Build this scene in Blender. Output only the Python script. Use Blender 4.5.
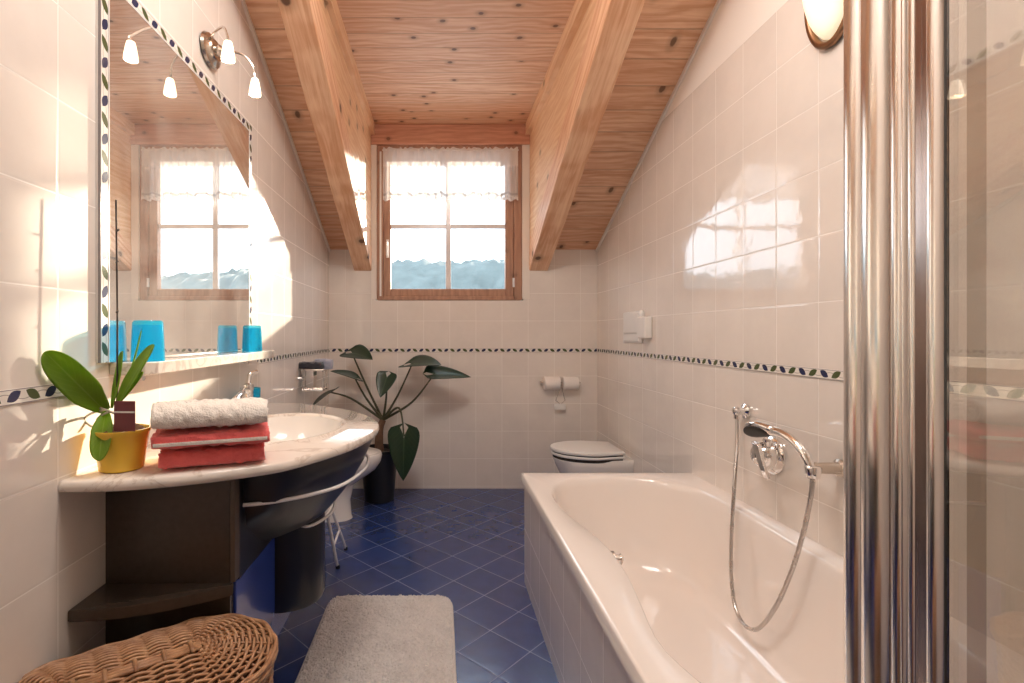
import bpy, bmesh, math, random
from mathutils import Vector, Matrix, noise

random.seed(7)
for o in list(bpy.data.objects):
    bpy.data.objects.remove(o, do_unlink=True)
S = bpy.context.scene
COL = S.collection
H = 1.19            # eye height of the photographer
F = 504.0           # focal length in pixels of a 1024 px wide frame
XL, XR, YB = -0.855, 1.21, 3.88      # left wall, right wall, window wall
YR, ZF = -1.5, 3.18                 # wall behind the camera, flat part of the ceiling

# ------------------------------------------------------------------ camera, world, sun, lights
cd = bpy.data.cameras.new('camera')
cam = bpy.data.objects.new('camera', cd); COL.objects.link(cam)
cam.location = (0, 0, H); cam.rotation_euler = (math.pi/2, 0, 0)
cd.sensor_width = 36.0; cd.lens = 36.0*F/1024
cd.shift_x = 72/1024; cd.shift_y = -7.5/1024
cd.clip_start = 0.02; cd.clip_end = 2000
S.camera = cam

w = bpy.data.worlds.new('world'); S.world = w; w.use_nodes = True
wn = w.node_tree.nodes; wl = w.node_tree.links
bg = wn['Background']; bg.inputs['Color'].default_value = (0.80, 0.90, 1.0, 1); bg.inputs['Strength'].default_value = 4.6

sd = bpy.data.lights.new('sun', 'SUN'); sun = bpy.data.objects.new('sun', sd); COL.objects.link(sun)
sd.energy = 12.5; sd.color = (1.0, 0.86, 0.68); sd.angle = math.radians(1.3)
sun.rotation_euler = Vector((-0.47, -1.0, -0.262)).to_track_quat('-Z', 'Y').to_euler()

def area(name, loc, direction, sx, sy, energy, color):
    ld = bpy.data.lights.new(name, 'AREA'); lo = bpy.data.objects.new(name, ld); COL.objects.link(lo)
    ld.shape = 'RECTANGLE'; ld.size = sx; ld.size_y = sy; ld.energy = energy; ld.color = color
    lo.location = loc; lo.rotation_euler = Vector(direction).to_track_quat('-Z', 'Y').to_euler()
    return lo
portal = area('window_portal', (0.07, 3.99, H+0.84), (0, -1, 0), 1.2, 1.25, 1, (1, 1, 1))
portal.data.cycles.is_portal = True
area('added_fill_area', (0.1, 1.15, 2.95), (0.0, 0.1, -1), 0.9, 0.9, 23, (1.0, 0.95, 0.90))  # added fill from above the frame, no fixture behind it
gd = bpy.data.lights.new('added_fill_point', 'POINT'); go = bpy.data.objects.new('added_fill_point', gd); COL.objects.link(go)  # second added fill light, a bare unseen point to brighten the room
gd.energy = 24; gd.color = (1.0, 0.94, 0.89); gd.shadow_soft_size = 0.12; go.location = (-0.05, 1.25, 2.72)

S.view_settings.view_transform = 'Standard'; S.view_settings.look = 'None'
S.view_settings.gamma = 1.0; S.view_settings.use_curve_mapping = False
S.view_settings.exposure = 0.09
S.cycles.use_denoising = True
S.cycles.caustics_reflective = False; S.cycles.caustics_refractive = False
S.cycles.sample_clamp_indirect = 6.0
S.cycles.max_bounces = 14; S.cycles.diffuse_bounces = 7; S.cycles.glossy_bounces = 6
S.cycles.transmission_bounces = 8; S.cycles.transparent_max_bounces = 16

# ------------------------------------------------------------------ node helpers and materials
class NT:
    def __init__(s, name):
        s.m = bpy.data.materials.new(name); s.m.use_nodes = True
        s.t = s.m.node_tree; s.b = s.t.nodes['Principled BSDF']; s.out = s.t.nodes['Material Output']
    def n(s, typ, **kw):
        nd = s.t.nodes.new(typ)
        for k, v in kw.items(): setattr(nd, k, v)
        return nd
    def put(s, sock, v):
        if hasattr(v, 'is_output') or isinstance(v, bpy.types.NodeSocket): s.t.links.new(v, sock)
        else:
            if isinstance(v, tuple) and len(v) == 3 and sock.type == 'RGBA': v = v + (1,)
            sock.default_value = v
    def math(s, op, a, b=None, c=None, clamp=False):
        nd = s.n('ShaderNodeMath', operation=op, use_clamp=clamp)
        s.put(nd.inputs[0], a)
        if b is not None: s.put(nd.inputs[1], b)
        if c is not None: s.put(nd.inputs[2], c)
        return nd.outputs[0]
    def mix(s, f, a, b, mode='MIX'):
        nd = s.n('ShaderNodeMix', data_type='RGBA', blend_type=mode)
        s.put(nd.inputs[0], f); s.put(nd.inputs[6], a); s.put(nd.inputs[7], b)
        return nd.outputs[2]
    def xyz(s):
        if not hasattr(s, '_xyz'):
            tc = s.n('ShaderNodeTexCoord'); sp = s.n('ShaderNodeSeparateXYZ')
            s.t.links.new(tc.outputs['Object'], sp.inputs[0])
            s._xyz = {'X': sp.outputs[0], 'Y': sp.outputs[1], 'Z': sp.outputs[2]}; s.obj = tc.outputs['Object']
        return s._xyz
    def vec(s, x, y, z):
        nd = s.n('ShaderNodeCombineXYZ'); s.put(nd.inputs[0], x); s.put(nd.inputs[1], y); s.put(nd.inputs[2], z)
        return nd.outputs[0]
    def noise(s, v, scale, detail=3.0, rough=0.5, dist=0.0):
        nd = s.n('ShaderNodeTexNoise'); s.put(nd.inputs['Vector'], v); nd.inputs['Scale'].default_value = scale
        nd.inputs['Detail'].default_value = detail; nd.inputs['Roughness'].default_value = rough; nd.inputs['Distortion'].default_value = dist
        return nd.outputs['Fac']
    def ramp(s, v, lo, hi, a=0.0, b=1.0, smooth=True):
        nd = s.n('ShaderNodeMapRange', interpolation_type='SMOOTHSTEP' if smooth else 'LINEAR')
        s.put(nd.inputs[0], v); nd.inputs[1].default_value = lo; nd.inputs[2].default_value = hi
        nd.inputs[3].default_value = a; nd.inputs[4].default_value = b
        return nd.outputs[0]
    def bump(s, h, strength=0.3, dist=0.01):
        nd = s.n('ShaderNodeBump'); nd.inputs['Strength'].default_value = strength; nd.inputs['Distance'].default_value = dist
        s.put(nd.inputs['Height'], h); s.put(s.b.inputs['Normal'], nd.outputs[0]); return nd
    def rand(s, v, out='Value'):
        nd = s.n('ShaderNodeTexWhiteNoise', noise_dimensions='3D'); s.put(nd.inputs[0], v); return nd.outputs[out]
    def set(s, **kw):
        names = dict(col='Base Color', rough='Roughness', metal='Metallic', coat='Coat Weight', coatr='Coat Roughness', spec='Specular IOR Level',
                     sheen='Sheen Weight', trans='Transmission Weight', emit='Emission Color', es='Emission Strength', sss='Subsurface Weight', ior='IOR', alpha='Alpha')
        for k, v in kw.items(): s.put(s.b.inputs[names[k]], v)
        return s

def plain(name, col, rough=0.5, var=0.06, scale=30, bump=0.0, **kw):
    t = NT(name); t.xyz()
    n = t.noise(t.obj, scale, 4)
    c2 = tuple(max(0, c*(1-var*2)) for c in col)
    t.set(col=t.mix(n, c2, tuple(min(1, c*(1+var)) for c in col)), rough=rough, **kw)
    if bump: t.bump(n, bump, 0.004)
    return t.m

def tile_mat(name, u, v, su, sv, u0, v0, col, grout, rough=0.12, tilt=0.0012, top=None, topcol=None, rot=False, g=0.0016, mottle=0.05, mscale=6):
    """glazed tiles: u and v are axes; every tile is tilted a hair so reflections break at the joints"""
    t = NT(name); c = t.xyz()
    U, V = c[u], c[v]
    if rot:
        r = 0.70710678
        U, V = t.math('MULTIPLY', t.math('ADD', c[u], c[v]), r), t.math('MULTIPLY', t.math('SUBTRACT', c[u], c[v]), r)
    a = t.math('DIVIDE', t.math('SUBTRACT', U, u0), su); b = t.math('DIVIDE', t.math('SUBTRACT', V, v0), sv)
    fa, fb = t.math('FRACT', a), t.math('FRACT', b)
    da = t.math('MULTIPLY', t.math('MINIMUM', fa, t.math('SUBTRACT', 1.0, fa)), su)
    db = t.math('MULTIPLY', t.math('MINIMUM', fb, t.math('SUBTRACT', 1.0, fb)), sv)
    d = t.math('MINIMUM', da, db)
    tile = t.ramp(d, g*0.55, g*1.25)
    idv = t.vec(t.math('FLOOR', a), t.math('FLOOR', b), 0.5)
    rnd = t.rand(idv, 'Color'); sp = t.n('ShaderNodeSeparateColor'); t.put(sp.inputs[0], rnd)
    slope = t.math('ADD', t.math('MULTIPLY', t.math('SUBTRACT', sp.outputs[0], 0.5), t.math('SUBTRACT', fa, 0.5)),
                          t.math('MULTIPLY', t.math('SUBTRACT', sp.outputs[1], 0.5), t.math('SUBTRACT', fb, 0.5)))
    wav = t.noise(t.obj, 9.0, 2)
    edge = t.ramp(d, g, g*4.0)
    h = t.math('ADD', t.math('ADD', t.math('MULTIPLY', slope, tilt), t.math('MULTIPLY', wav, 0.0014)), t.math('MULTIPLY', edge, 0.00025))
    n = t.noise(t.obj, mscale, 5, 0.6)
    dark = tuple(x*(1-mottle*3) for x in col); lite = tuple(min(1, x*(1+mottle)) for x in col)
    tc = t.mix(n, dark, lite)
    tc = t.mix(t.ramp(sp.outputs[2], 0, 1, 0.0, 0.25), tc, lite)
    cc = t.mix(tile, grout, tc)
    rr = t.ramp(tile, 0, 1, 0.6, rough)
    if top is not None:
        k = t.math('GREATER_THAN', c['Z'], top)
        cc = t.mix(k, cc, topcol); rr = t.math('ADD', rr, t.math('MULTIPLY', k, 0.5))
        h = t.math('MULTIPLY', h, t.math('SUBTRACT', 1.0, k))
    t.set(col=cc, rough=rr, coat=0.0, spec=0.85)
    t.bump(h, 1.0, 1.0)
    return t.m

def border_mat(name, along, perp, centre, width=0.03, period=0.096):
    """listello: navy and olive leaves on a thin winding stem, on white"""
    t = NT(name); c = t.xyz()
    q = t.math('SUBTRACT', c[perp], centre)
    u = t.math('DIVIDE', c[along], period)
    def leaf(off, sgn, la, lb, dq):
        f = t.math('SUBTRACT', t.math('FRACT', t.math('ADD', u, off)), 0.5)
        p = t.math('MULTIPLY', f, period)
        r = t.math('SUBTRACT', q, dq)
        cs, sn = math.cos(0.5*sgn), math.sin(0.5*sgn)
        a = t.math('ADD', t.math('MULTIPLY', p, cs), t.math('MULTIPLY', r, sn))
        b = t.math('SUBTRACT', t.math('MULTIPLY', r, cs), t.math('MULTIPLY', p, sn))
        a = t.math('DIVIDE', a, la); b = t.math('DIVIDE', b, lb)
        e = t.math('ADD', t.math('MULTIPLY', a, a), t.math('ABSOLUTE', b))
        return t.math('LESS_THAN', e, 1.0)
    stem = t.math('LESS_THAN', t.math('ABSOLUTE', t.math('SUBTRACT', q, t.math('MULTIPLY', t.math('SINE', t.math('MULTIPLY', u, 2*math.pi)), 0.006))), 0.0009)
    line = t.math('GREATER_THAN', t.math('ABSOLUTE', q), width/2-0.0016)
    col = t.mix(line, (0.80, 0.76, 0.70), (0.28, 0.25, 0.26))
    col = t.mix(stem, col, (0.36, 0.33, 0.30))
    col = t.mix(leaf(0.0, 1, 0.019, 0.0105, 0.001), col, (0.025, 0.030, 0.085))
    col = t.mix(leaf(0.5, -1, 0.021, 0.0100, 0.001), col, (0.075, 0.095, 0.035))
    t.set(col=col, rough=0.2)
    return t.m

def wood_mat(name, grain, across, board, c_dark, c_light, knots=1.0, rough=0.5, seam=True, off=0.0, kscale=6.0):
    """pine: grain runs along one axis; boards are laid side by side along the other"""
    t = NT(name); c = t.xyz(); third = [k for k in 'XYZ' if k not in (grain, across)][0]
    b = t.math('DIVIDE', t.math('ADD', c[across], off), board); bi = t.math('FLOOR', b); bf = t.math('FRACT', b)
    rnd = t.rand(t.vec(bi, 3.3, 1.7))
    g = t.math('ADD', t.math('MULTIPLY', c[grain], 1.0), t.math('MULTIPLY', rnd, 7.0))
    v = t.vec(t.math('MULTIPLY', g, 0.9), t.math('MULTIPLY', c[across], 14.0), t.math('MULTIPLY', c[third], 14.0))
    n1 = t.noise(v, 2.6, 6, 0.62, 0.9)
    kv = t.vec(t.math('MULTIPLY', g, 0.85), t.math('ADD', c[across], c[third]), 0.0)
    vo = t.n('ShaderNodeTexVoronoi', feature='F1', voronoi_dimensions='2D'); t.put(vo.inputs['Vector'], kv); vo.inputs['Scale'].default_value = kscale
    kd = t.math('ADD', vo.outputs['Distance'], t.math('MULTIPLY', t.math('SUBTRACT', t.noise(t.obj, 25.0, 2), 0.5), 0.05))
    sel = t.n('ShaderNodeSeparateColor'); t.put(sel.inputs[0], vo.outputs['Color'])
    on = t.math('GREATER_THAN', sel.outputs[0], 0.52)
    halo = t.math('MULTIPLY', t.ramp(kd, 0.07, 0.22, 1.0, 0.0), on)
    core = t.math('MULTIPLY', t.ramp(kd, 0.05, 0.09, 1.0, 0.0), on)
    rings = t.math('SINE', t.math('ADD', t.math('MULTIPLY', c[across], 150.0), t.math('MULTIPLY', t.noise(t.vec(t.math('MULTIPLY', g, 1.1), t.math('MULTIPLY', c[across], 3.0), c[third]), 2.0, 3), 26.0)))
    fac = t.math('ADD', t.math('MULTIPLY', n1, 0.75), t.math('MULTIPLY', rings, 0.06), clamp=True)
    col = t.mix(t.ramp(fac, 0.20, 0.56), c_dark, c_light)
    col = t.mix(t.math('MULTIPLY', t.math('SUBTRACT', rnd, 0.35), 0.6, clamp=True), col, c_dark)
    col = t.mix(t.math('MULTIPLY', halo, 0.5*knots), col, tuple(x*0.55 for x in c_dark))
    col = t.mix(t.math('MULTIPLY', core, 0.9*knots), col, (0.10, 0.040, 0.018))
    if seam:
        e = t.math('MULTIPLY', t.math('MINIMUM', bf, t.math('SUBTRACT', 1.0, bf)), board)
        s = t.ramp(e, 0.0012, 0.0045, 1.0, 0.0)
        col = t.mix(t.math('MULTIPLY', s, 0.42), col, tuple(x*0.42 for x in c_dark))
        t.bump(t.math('SUBTRACT', t.math('MULTIPLY', n1, 0.15), s), 0.5, 0.006)
    else:
        t.bump(n1, 0.12, 0.004)
    t.set(col=col, rough=rough)
    return t.m

def metal_mat(name, col, rough, brushed=None):
    t = NT(name); c = t.xyz()
    if brushed:
        v = t.vec(*[t.math('MULTIPLY', c[k], 2.0 if k == brushed else 160.0) for k in 'XYZ'])
        n = t.noise(v, 1.0, 2)
    else: n = t.noise(t.obj, 14.0, 2)
    t.set(col=col, metal=1.0, rough=t.ramp(n, 0.2, 0.8, rough*0.85, rough*1.15))
    return t.m

def glass_mat(name, tint, refl=1.0, rough=0.0, body=None, bodyf=0.0):
    """clear pane: lets light straight through, mirrors by Fresnel"""
    t = NT(name)
    tr = t.n('ShaderNodeBsdfTransparent'); t.put(tr.inputs[0], tint)
    gl = t.n('ShaderNodeBsdfGlossy'); gl.inputs['Roughness'].default_value = rough
    lw = t.n('ShaderNodeLayerWeight'); lw.inputs[0].default_value = 0.5
    fres = t.math('ADD', 0.04, t.math('MULTIPLY', 0.96, t.math('POWER', lw.outputs['Facing'], 5.0)))
    base = tr.outputs[0]
    if body:
        df = t.n('ShaderNodeBsdfTranslucent'); t.put(df.inputs[0], body)
        d2 = t.n('ShaderNodeBsdfDiffuse'); t.put(d2.inputs[0], body)
        m0 = t.n('ShaderNodeMixShader'); m0.inputs[0].default_value = 0.5; t.t.links.new(df.outputs[0], m0.inputs[1]); t.t.links.new(d2.outputs[0], m0.inputs[2])
        m1 = t.n('ShaderNodeMixShader'); m1.inputs[0].default_value = bodyf
        t.t.links.new(base, m1.inputs[1]); t.t.links.new(m0.outputs[0], m1.inputs[2]); base = m1.outputs[0]
    mx = t.n('ShaderNodeMixShader')
    t.put(mx.inputs[0], t.math('MULTIPLY', fres, refl, clamp=True))
    t.t.links.new(base, mx.inputs[1]); t.t.links.new(gl.outputs[0], mx.inputs[2])
    t.t.links.new(mx.outputs[0], t.out.inputs[0])
    return t.m

def cloth_mat(name, col, dark, scale=220, bump=0.6, transl=0.0):
    t = NT(name); t.xyz()
    n = t.noise(t.obj, scale, 3, 0.6); n2 = t.noise(t.obj, scale*0.16, 3)
    t.set(col=t.mix(t.math('ADD', t.math('MULTIPLY', n, 0.6), t.math('MULTIPLY', n2, 0.4)), dark, col), rough=0.95, sheen=0.3)
    t.bump(n, bump, 0.006)
    return t.m

def leaf_mat(name, c1, c2, vein, transl=0.35, rough=0.35):
    t = NT(name); t.xyz(); n = t.noise(t.obj, 24, 4)
    uv = t.n('ShaderNodeUVMap'); sp = t.n('ShaderNodeSeparateXYZ'); t.t.links.new(uv.outputs[0], sp.inputs[0])
    s = t.math('ABSOLUTE', t.math('SUBTRACT', sp.outputs[0], 0.5))
    mid = t.ramp(s, 0.01, 0.04, 1.0, 0.0)
    side = t.math('FRACT', t.math('MULTIPLY', t.math('SUBTRACT', sp.outputs[1], t.math('MULTIPLY', s, 0.7)), 9.0))
    sv = t.math('MULTIPLY', t.ramp(t.math('ABSOLUTE', t.math('SUBTRACT', side, 0.5)), 0.0, 0.1, 1.0, 0.0), 0.35)
    col = t.mix(n, c1, c2); col = t.mix(t.math('MULTIPLY', t.math('MAXIMUM', mid, sv), 0.7), col, vein)
    t.set(col=col, rough=rough)
    tl = t.n('ShaderNodeBsdfTranslucent'); t.put(tl.inputs[0], t.mix(0.3, col, c2))
    mx = t.n('ShaderNodeMixShader'); mx.inputs[0].default_value = transl
    t.t.links.new(t.b.outputs[0], mx.inputs[1]); t.t.links.new(tl.outputs[0], mx.inputs[2]); t.t.links.new(mx.outputs[0], t.out.inputs[0])
    return t.m

WALLC = (0.83, 0.765, 0.705); GROUT = (0.88, 0.835, 0.785)
VB = H - 0.141      # underside of the leaf border
m_tile_side_l = tile_mat('cream_wall_tiles_left', 'Y', 'Z', 0.205, 0.212, 1.128, H-0.111, WALLC, GROUT)
m_tile_side_r = tile_mat('cream_wall_tiles_right', 'Y', 'Z', 0.2, 0.212, 1.612, H-0.111, WALLC, GROUT, top=H+1.161, topcol=(0.92, 0.87, 0.81), rough=0.07)
m_tile_back = tile_mat('cream_wall_tiles_back', 'X', 'Z', 0.201, 0.212, -0.125, H-0.111, WALLC, GROUT)
m_tile_apron = tile_mat('cream_apron_tiles_side', 'Y', 'Z', 0.2, 0.2, 0.05, 0.06, WALLC, GROUT)
m_tile_apron_end = tile_mat('cream_apron_tiles_end', 'X', 'Z', 0.2, 0.2, 0.01, 0.06, WALLC, GROUT)
m_paint = plain('warm_white_plaster', (0.83, 0.77, 0.70), 0.8, 0.02, 12)
m_floor = tile_mat('cobalt_floor_tiles', 'X', 'Y', 0.192, 0.192, 0.037, 0.056, (0.028, 0.056, 0.205), (0.17, 0.21, 0.36), rough=0.22, tilt=0.0010, rot=True, g=0.0020, mottle=0.21, mscale=11)
PD, PL = (0.64, 0.345, 0.20), (0.88, 0.63, 0.44)
m_boards = wood_mat('pine_boards_ceiling', 'X', 'Y', 0.135, PD, PL, 0.9)
m_rafter = wood_mat('pine_rafter', 'Y', 'Z', 0.5, (0.68, 0.34, 0.185), (0.91, 0.62, 0.41), 1.0, seam=False, kscale=3.6)
m_cheek = wood_mat('pine_dormer_cheek', 'Y', 'Z', 0.6, (0.74, 0.44, 0.24), (0.88, 0.62, 0.40), 0.6, seam=False, kscale=4)
m_header = wood_mat('red_pine_header', 'X', 'Z', 0.5, (0.50, 0.23, 0.14), (0.66, 0.35, 0.23), 0.7, seam=False)
m_wframe = wood_mat('stained_window_wood', 'Z', 'X', 0.5, (0.36, 0.19, 0.125), (0.50, 0.29, 0.19), 0.3, seam=False)
m_white = plain('white_lacquer', (0.82, 0.80, 0.77), 0.3, 0.02)
m_ceramic = plain('white_ceramic', (0.86, 0.82, 0.78), 0.10, 0.01, 10, coat=0.6, coatr=0.04)
m_acryl = plain('white_tub_enamel', (0.86, 0.80, 0.755), 0.10, 0.01, 10, coat=0.5, coatr=0.03)
m_chrome = metal_mat('chrome', (0.86, 0.85, 0.84), 0.07)
m_alu = metal_mat('polished_aluminium', (0.84, 0.80, 0.76), 0.19)
m_alud = metal_mat('dark_bronze_aluminium', (0.36, 0.27, 0.23), 0.25, 'Z')
m_nickel = metal_mat('satin_nickel', (0.62, 0.55, 0.48), 0.25)
m_bronze = metal_mat('brown_bronze', (0.33, 0.19, 0.11), 0.35)
m_black = plain('black_rubber', (0.012, 0.011, 0.010), 0.5)
m_darkwood = plain('wenge_laminate', (0.058, 0.042, 0.032), 0.27, 0.15, 60)
m_darkedge = plain('brown_laminate_edge', (0.10, 0.072, 0.052), 0.4, 0.1)
m_blacklac = plain('charcoal_lacquer', (0.018, 0.018, 0.022), 0.28, 0.05)
m_bluelac = plain('blue_lacquer', (0.035, 0.075, 0.36), 0.14, 0.01, coat=0.5, coatr=0.05)
m_wtube = plain('white_enamelled_tube', (0.80, 0.79, 0.80), 0.22, 0.02)
m_pane = glass_mat('window_glass', (0.97, 0.98, 0.98), 0.5)
m_sglass = glass_mat('shower_glass', (0.94, 0.93, 0.91), 3.6)
m_blueglass = glass_mat('turquoise_glass', (0.36, 0.86, 0.97), 0.8, 0.03, (0.02, 0.62, 0.88), 0.28)

def mirror_mat():
    t = NT('mirror_silver'); t.xyz()
    g = t.n('ShaderNodeBsdfGlossy'); g.inputs['Roughness'].default_value = 0.004; g.inputs['Color'].default_value = (0.93, 0.92, 0.90, 1)
    d = t.n('ShaderNodeBsdfDiffuse'); d.inputs[0].default_value = (0.85, 0.82, 0.78, 1)
    n = t.noise(t.obj, 5, 4)
    mx = t.n('ShaderNodeMixShader'); t.put(mx.inputs[0], t.ramp(n, 0.3, 0.75, 0.06, 0.17))
    t.t.links.new(g.outputs[0], mx.inputs[1]); t.t.links.new(d.outputs[0], mx.inputs[2]); t.t.links.new(mx.outputs[0], t.out.inputs[0])
    return t.m
m_mirror = mirror_mat()

def marble_mat():
    t = NT('cream_marble'); t.xyz()
    n = t.noise(t.obj, 5.5, 6, 0.6, 1.4); n2 = t.noise(t.obj, 14, 4)
    v = t.ramp(t.math('ABSOLUTE', t.math('SUBTRACT', n, 0.5)), 0.0, 0.035, 1.0, 0.0)
    col = t.mix(n2, (0.76, 0.68, 0.60), (0.86, 0.81, 0.75))
    col = t.mix(t.math('MULTIPLY', v, 0.5), col, (0.48, 0.38, 0.31))
    t.set(col=col, rough=0.10, coat=0.5, coatr=0.04)
    return t.m
m_marble = marble_mat()

def lamp_mat(name, col, strength):
    t = NT(name); t.set(col=(0.9, 0.85, 0.75), rough=0.4, emit=col, es=strength); return t.m
m_lamp = lamp_mat('frosted_lamp_glass_lit', (1.0, 0.82, 0.60), 1.7)
m_sconce = lamp_mat('cream_sconce_glass_lit', (1.0, 0.80, 0.52), 0.75)

def curtain_mat():
    t = NT('sheer_white_voile'); c = t.xyz()
    tr = t.n('ShaderNodeBsdfTransparent'); tl = t.n('ShaderNodeBsdfTranslucent'); df = t.n('ShaderNodeBsdfDiffuse')
    tl.inputs[0].default_value = (0.55, 0.52, 0.50, 1)
    weave = t.noise(t.vec(t.math('MULTIPLY', c['X'], 60), t.math('MULTIPLY', c['Z'], 4), 0.0), 1.0, 2)
    top = t.ramp(c['Z'], H+1.27, H+1.30, 0.0, 0.30)
    hemz = t.math('ADD', c['Z'], t.math('MULTIPLY', t.math('ABSOLUTE', t.math('SINE', t.math('MULTIPLY', c['X'], 24.0))), 0.02))
    hem = t.math('MULTIPLY', t.ramp(t.math('ABSOLUTE', t.math('SUBTRACT', hemz, H+1.085)), 0.006, 0.012, 1.0, 0.0), 0.40)
    lace = t.math('MULTIPLY', t.math('LESS_THAN', hemz, H+1.075), t.ramp(t.noise(t.obj, 60, 2), 0.45, 0.55, 0.0, 0.35))
    dens = t.math('ADD', t.math('ADD', t.ramp(weave, 0.3, 0.7, 0.62, 0.93), top), t.math('ADD', hem, lace), clamp=True)
    t.put(df.inputs[0], t.mix(t.math('MULTIPLY', hem, 2.2, clamp=True), (0.90, 0.85, 0.80), (0.40, 0.36, 0.34)))
    m1 = t.n('ShaderNodeMixShader'); m1.inputs[0].default_value = 0.68
    t.t.links.new(tl.outputs[0], m1.inputs[1]); t.t.links.new(df.outputs[0], m1.inputs[2])
    m2 = t.n('ShaderNodeMixShader'); t.put(m2.inputs[0], dens)
    t.t.links.new(tr.outputs[0], m2.inputs[1]); t.t.links.new(m1.outputs[0], m2.inputs[2]); t.t.links.new(m2.outputs[0], t.out.inputs[0])
    return t.m
m_curtain = curtain_mat()
m_terry_r = cloth_mat('red_terry', (0.95, 0.20, 0.19), (0.80, 0.11, 0.11))
m_terry_w = cloth_mat('cream_terry', (0.96, 0.92, 0.86), (0.82, 0.75, 0.68))
m_mat = cloth_mat('grey_bath_mat_pile', (0.95, 0.90, 0.86), (0.38, 0.35, 0.33), 85, 0.9)
m_matedge = cloth_mat('pale_mat_binding', (0.74, 0.70, 0.66), (0.55, 0.5, 0.47), 200, 0.3)
m_darkcloth = cloth_mat('charcoal_cloth', (0.045, 0.045, 0.06), (0.02, 0.02, 0.025))
m_greycloth = cloth_mat('blue_grey_cloth', (0.42, 0.44, 0.54), (0.28, 0.29, 0.37))
m_paper = plain('white_tissue', (0.85, 0.81, 0.77), 0.95, 0.03, 80)
def wicker_mat():
    t = NT('honey_wicker'); t.xyz(); n = t.noise(t.obj, 26, 5, 0.65); n2 = t.noise(t.obj, 130, 2)
    col = t.mix(t.ramp(n, 0.28, 0.72), (0.22, 0.085, 0.038), (0.52, 0.29, 0.15))
    t.set(col=t.mix(t.math('MULTIPLY', n2, 0.4), col, (0.60, 0.37, 0.21)), rough=0.42); return t.m
m_wicker = wicker_mat()
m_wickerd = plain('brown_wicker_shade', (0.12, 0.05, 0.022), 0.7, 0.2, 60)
m_yellow = plain('yellow_glazed_pot', (0.92, 0.60, 0.07), 0.22, 0.05, 12)
m_bark = plain('bark_chips', (0.17, 0.085, 0.045), 0.9, 0.3, 90, 0.6)
m_maroon = plain('maroon_plant_label', (0.19, 0.035, 0.045), 0.5, 0.05)
m_root = plain('pale_air_root', (0.55, 0.47, 0.38), 0.7, 0.12, 60)
m_orchid = leaf_mat('orchid_leaf', (0.19, 0.34, 0.03), (0.33, 0.50, 0.05), (0.42, 0.55, 0.12), 0.5, 0.3)
m_elephant = leaf_mat('dark_green_leaf', (0.010, 0.030, 0.013), (0.019, 0.047, 0.020), (0.06, 0.10, 0.05), 0.12, 0.32)
m_stem = plain('green_brown_stalk', (0.060, 0.060, 0.028), 0.5, 0.15)
m_stake = plain('dark_flower_spike', (0.055, 0.035, 0.025), 0.55, 0.15)
m_blackpot = plain('black_plastic_pot', (0.014, 0.014, 0.016), 0.35, 0.1)
m_soil = plain('dark_soil', (0.035, 0.022, 0.015), 0.95, 0.3, 80, 0.8)
m_hill = plain('wooded_hill', (0.105, 0.135, 0.135), 0.95, 0.25, 0.09)
m_dark = plain('painted_gap_shade', (0.02, 0.014, 0.011), 0.7)  # near-black colour standing in for shade in the toilet seat gaps

# ------------------------------------------------------------------ mesh helpers
def at(px, py, d):
    """the point seen at pixel (px, py) at depth d"""
    return Vector(((px-440)*d/F, d, H-(py-334)*d/F))
def atX(px, py, X):
    return at(px, py, F*X/(px-440))
def obj(name, bm, mat, parent=None, smooth=True, bevel=0, seg=2, subsurf=0, solid=0, auto=40):
    me = bpy.data.meshes.new(name)
    bmesh.ops.recalc_face_normals(bm, faces=bm.faces[:])
    bm.to_mesh(me); bm.free()
    o = bpy.data.objects.new(name, me); COL.objects.link(o)
    for m in (mat if isinstance(mat, list) else [mat]): me.materials.append(m)
    if smooth:
        for p in me.polygons: p.use_smooth = True
    if solid:
        md = o.modifiers.new('solid', 'SOLIDIFY'); md.thickness = solid; md.offset = 0
    if bevel:
        md = o.modifiers.new('bevel', 'BEVEL'); md.width = bevel; md.segments = seg; md.limit_method = 'ANGLE'; md.angle_limit = math.radians(35)
        md.harden_normals = True
    if subsurf:
        md = o.modifiers.new('sub', 'SUBSURF'); md.levels = subsurf; md.render_levels = subsurf
    if smooth and auto and not bevel and not subsurf:
        me.set_sharp_from_angle(angle=math.radians(auto))
    if parent is not None:
        o.parent = parent; o.matrix_parent_inverse = Matrix.Translation(-Vector(parent.location)) if parent.type == 'EMPTY' else Matrix.Identity(4)
    return o
def thing(name, label, cat, loc, group=None):
    o = bpy.data.objects.new(name, None); COL.objects.link(o); o.location = loc; o.empty_display_size = 0.05
    return tag(o, label, cat, group)
def tag(o, label, cat, group=None):
    o['label'] = label; o['category'] = cat
    if group: o['group'] = group
    return o
def struct(name, bm, mat, label=None, parent=None, **kw):
    kw.setdefault('smooth', False)
    o = obj(name, bm, mat, parent, **kw)
    if parent is None:
        o['kind'] = 'structure'
        if label: o['label'] = label
    return o
def copy_tree(o, delta=(0, 0, 0), label=None, parent=None):
    c = o.copy(); COL.objects.link(c)
    if parent is not None: c.parent = parent
    else:
        c.location = Vector(o.location) + Vector(delta)
        if label: c['label'] = label
    for ch in [k for k in bpy.data.objects if k.parent == o]: copy_tree(ch, parent=c)
    return c
def B(): return bmesh.new()
def box(bm, x0, x1, y0, y1, z0, z1, mi=0):
    v = [bm.verts.new((x, y, z)) for x in (x0, x1) for y in (y0, y1) for z in (z0, z1)]
    for f in ((0,1,3,2), (4,6,7,5), (0,4,5,1), (2,3,7,6), (0,2,6,4), (1,5,7,3)):
        bm.faces.new([v[i] for i in f]).material_index = mi
    return bm
def cbox(x0, x1, y0, y1, z0, z1): return box(B(), x0, x1, y0, y1, z0, z1)
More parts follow.
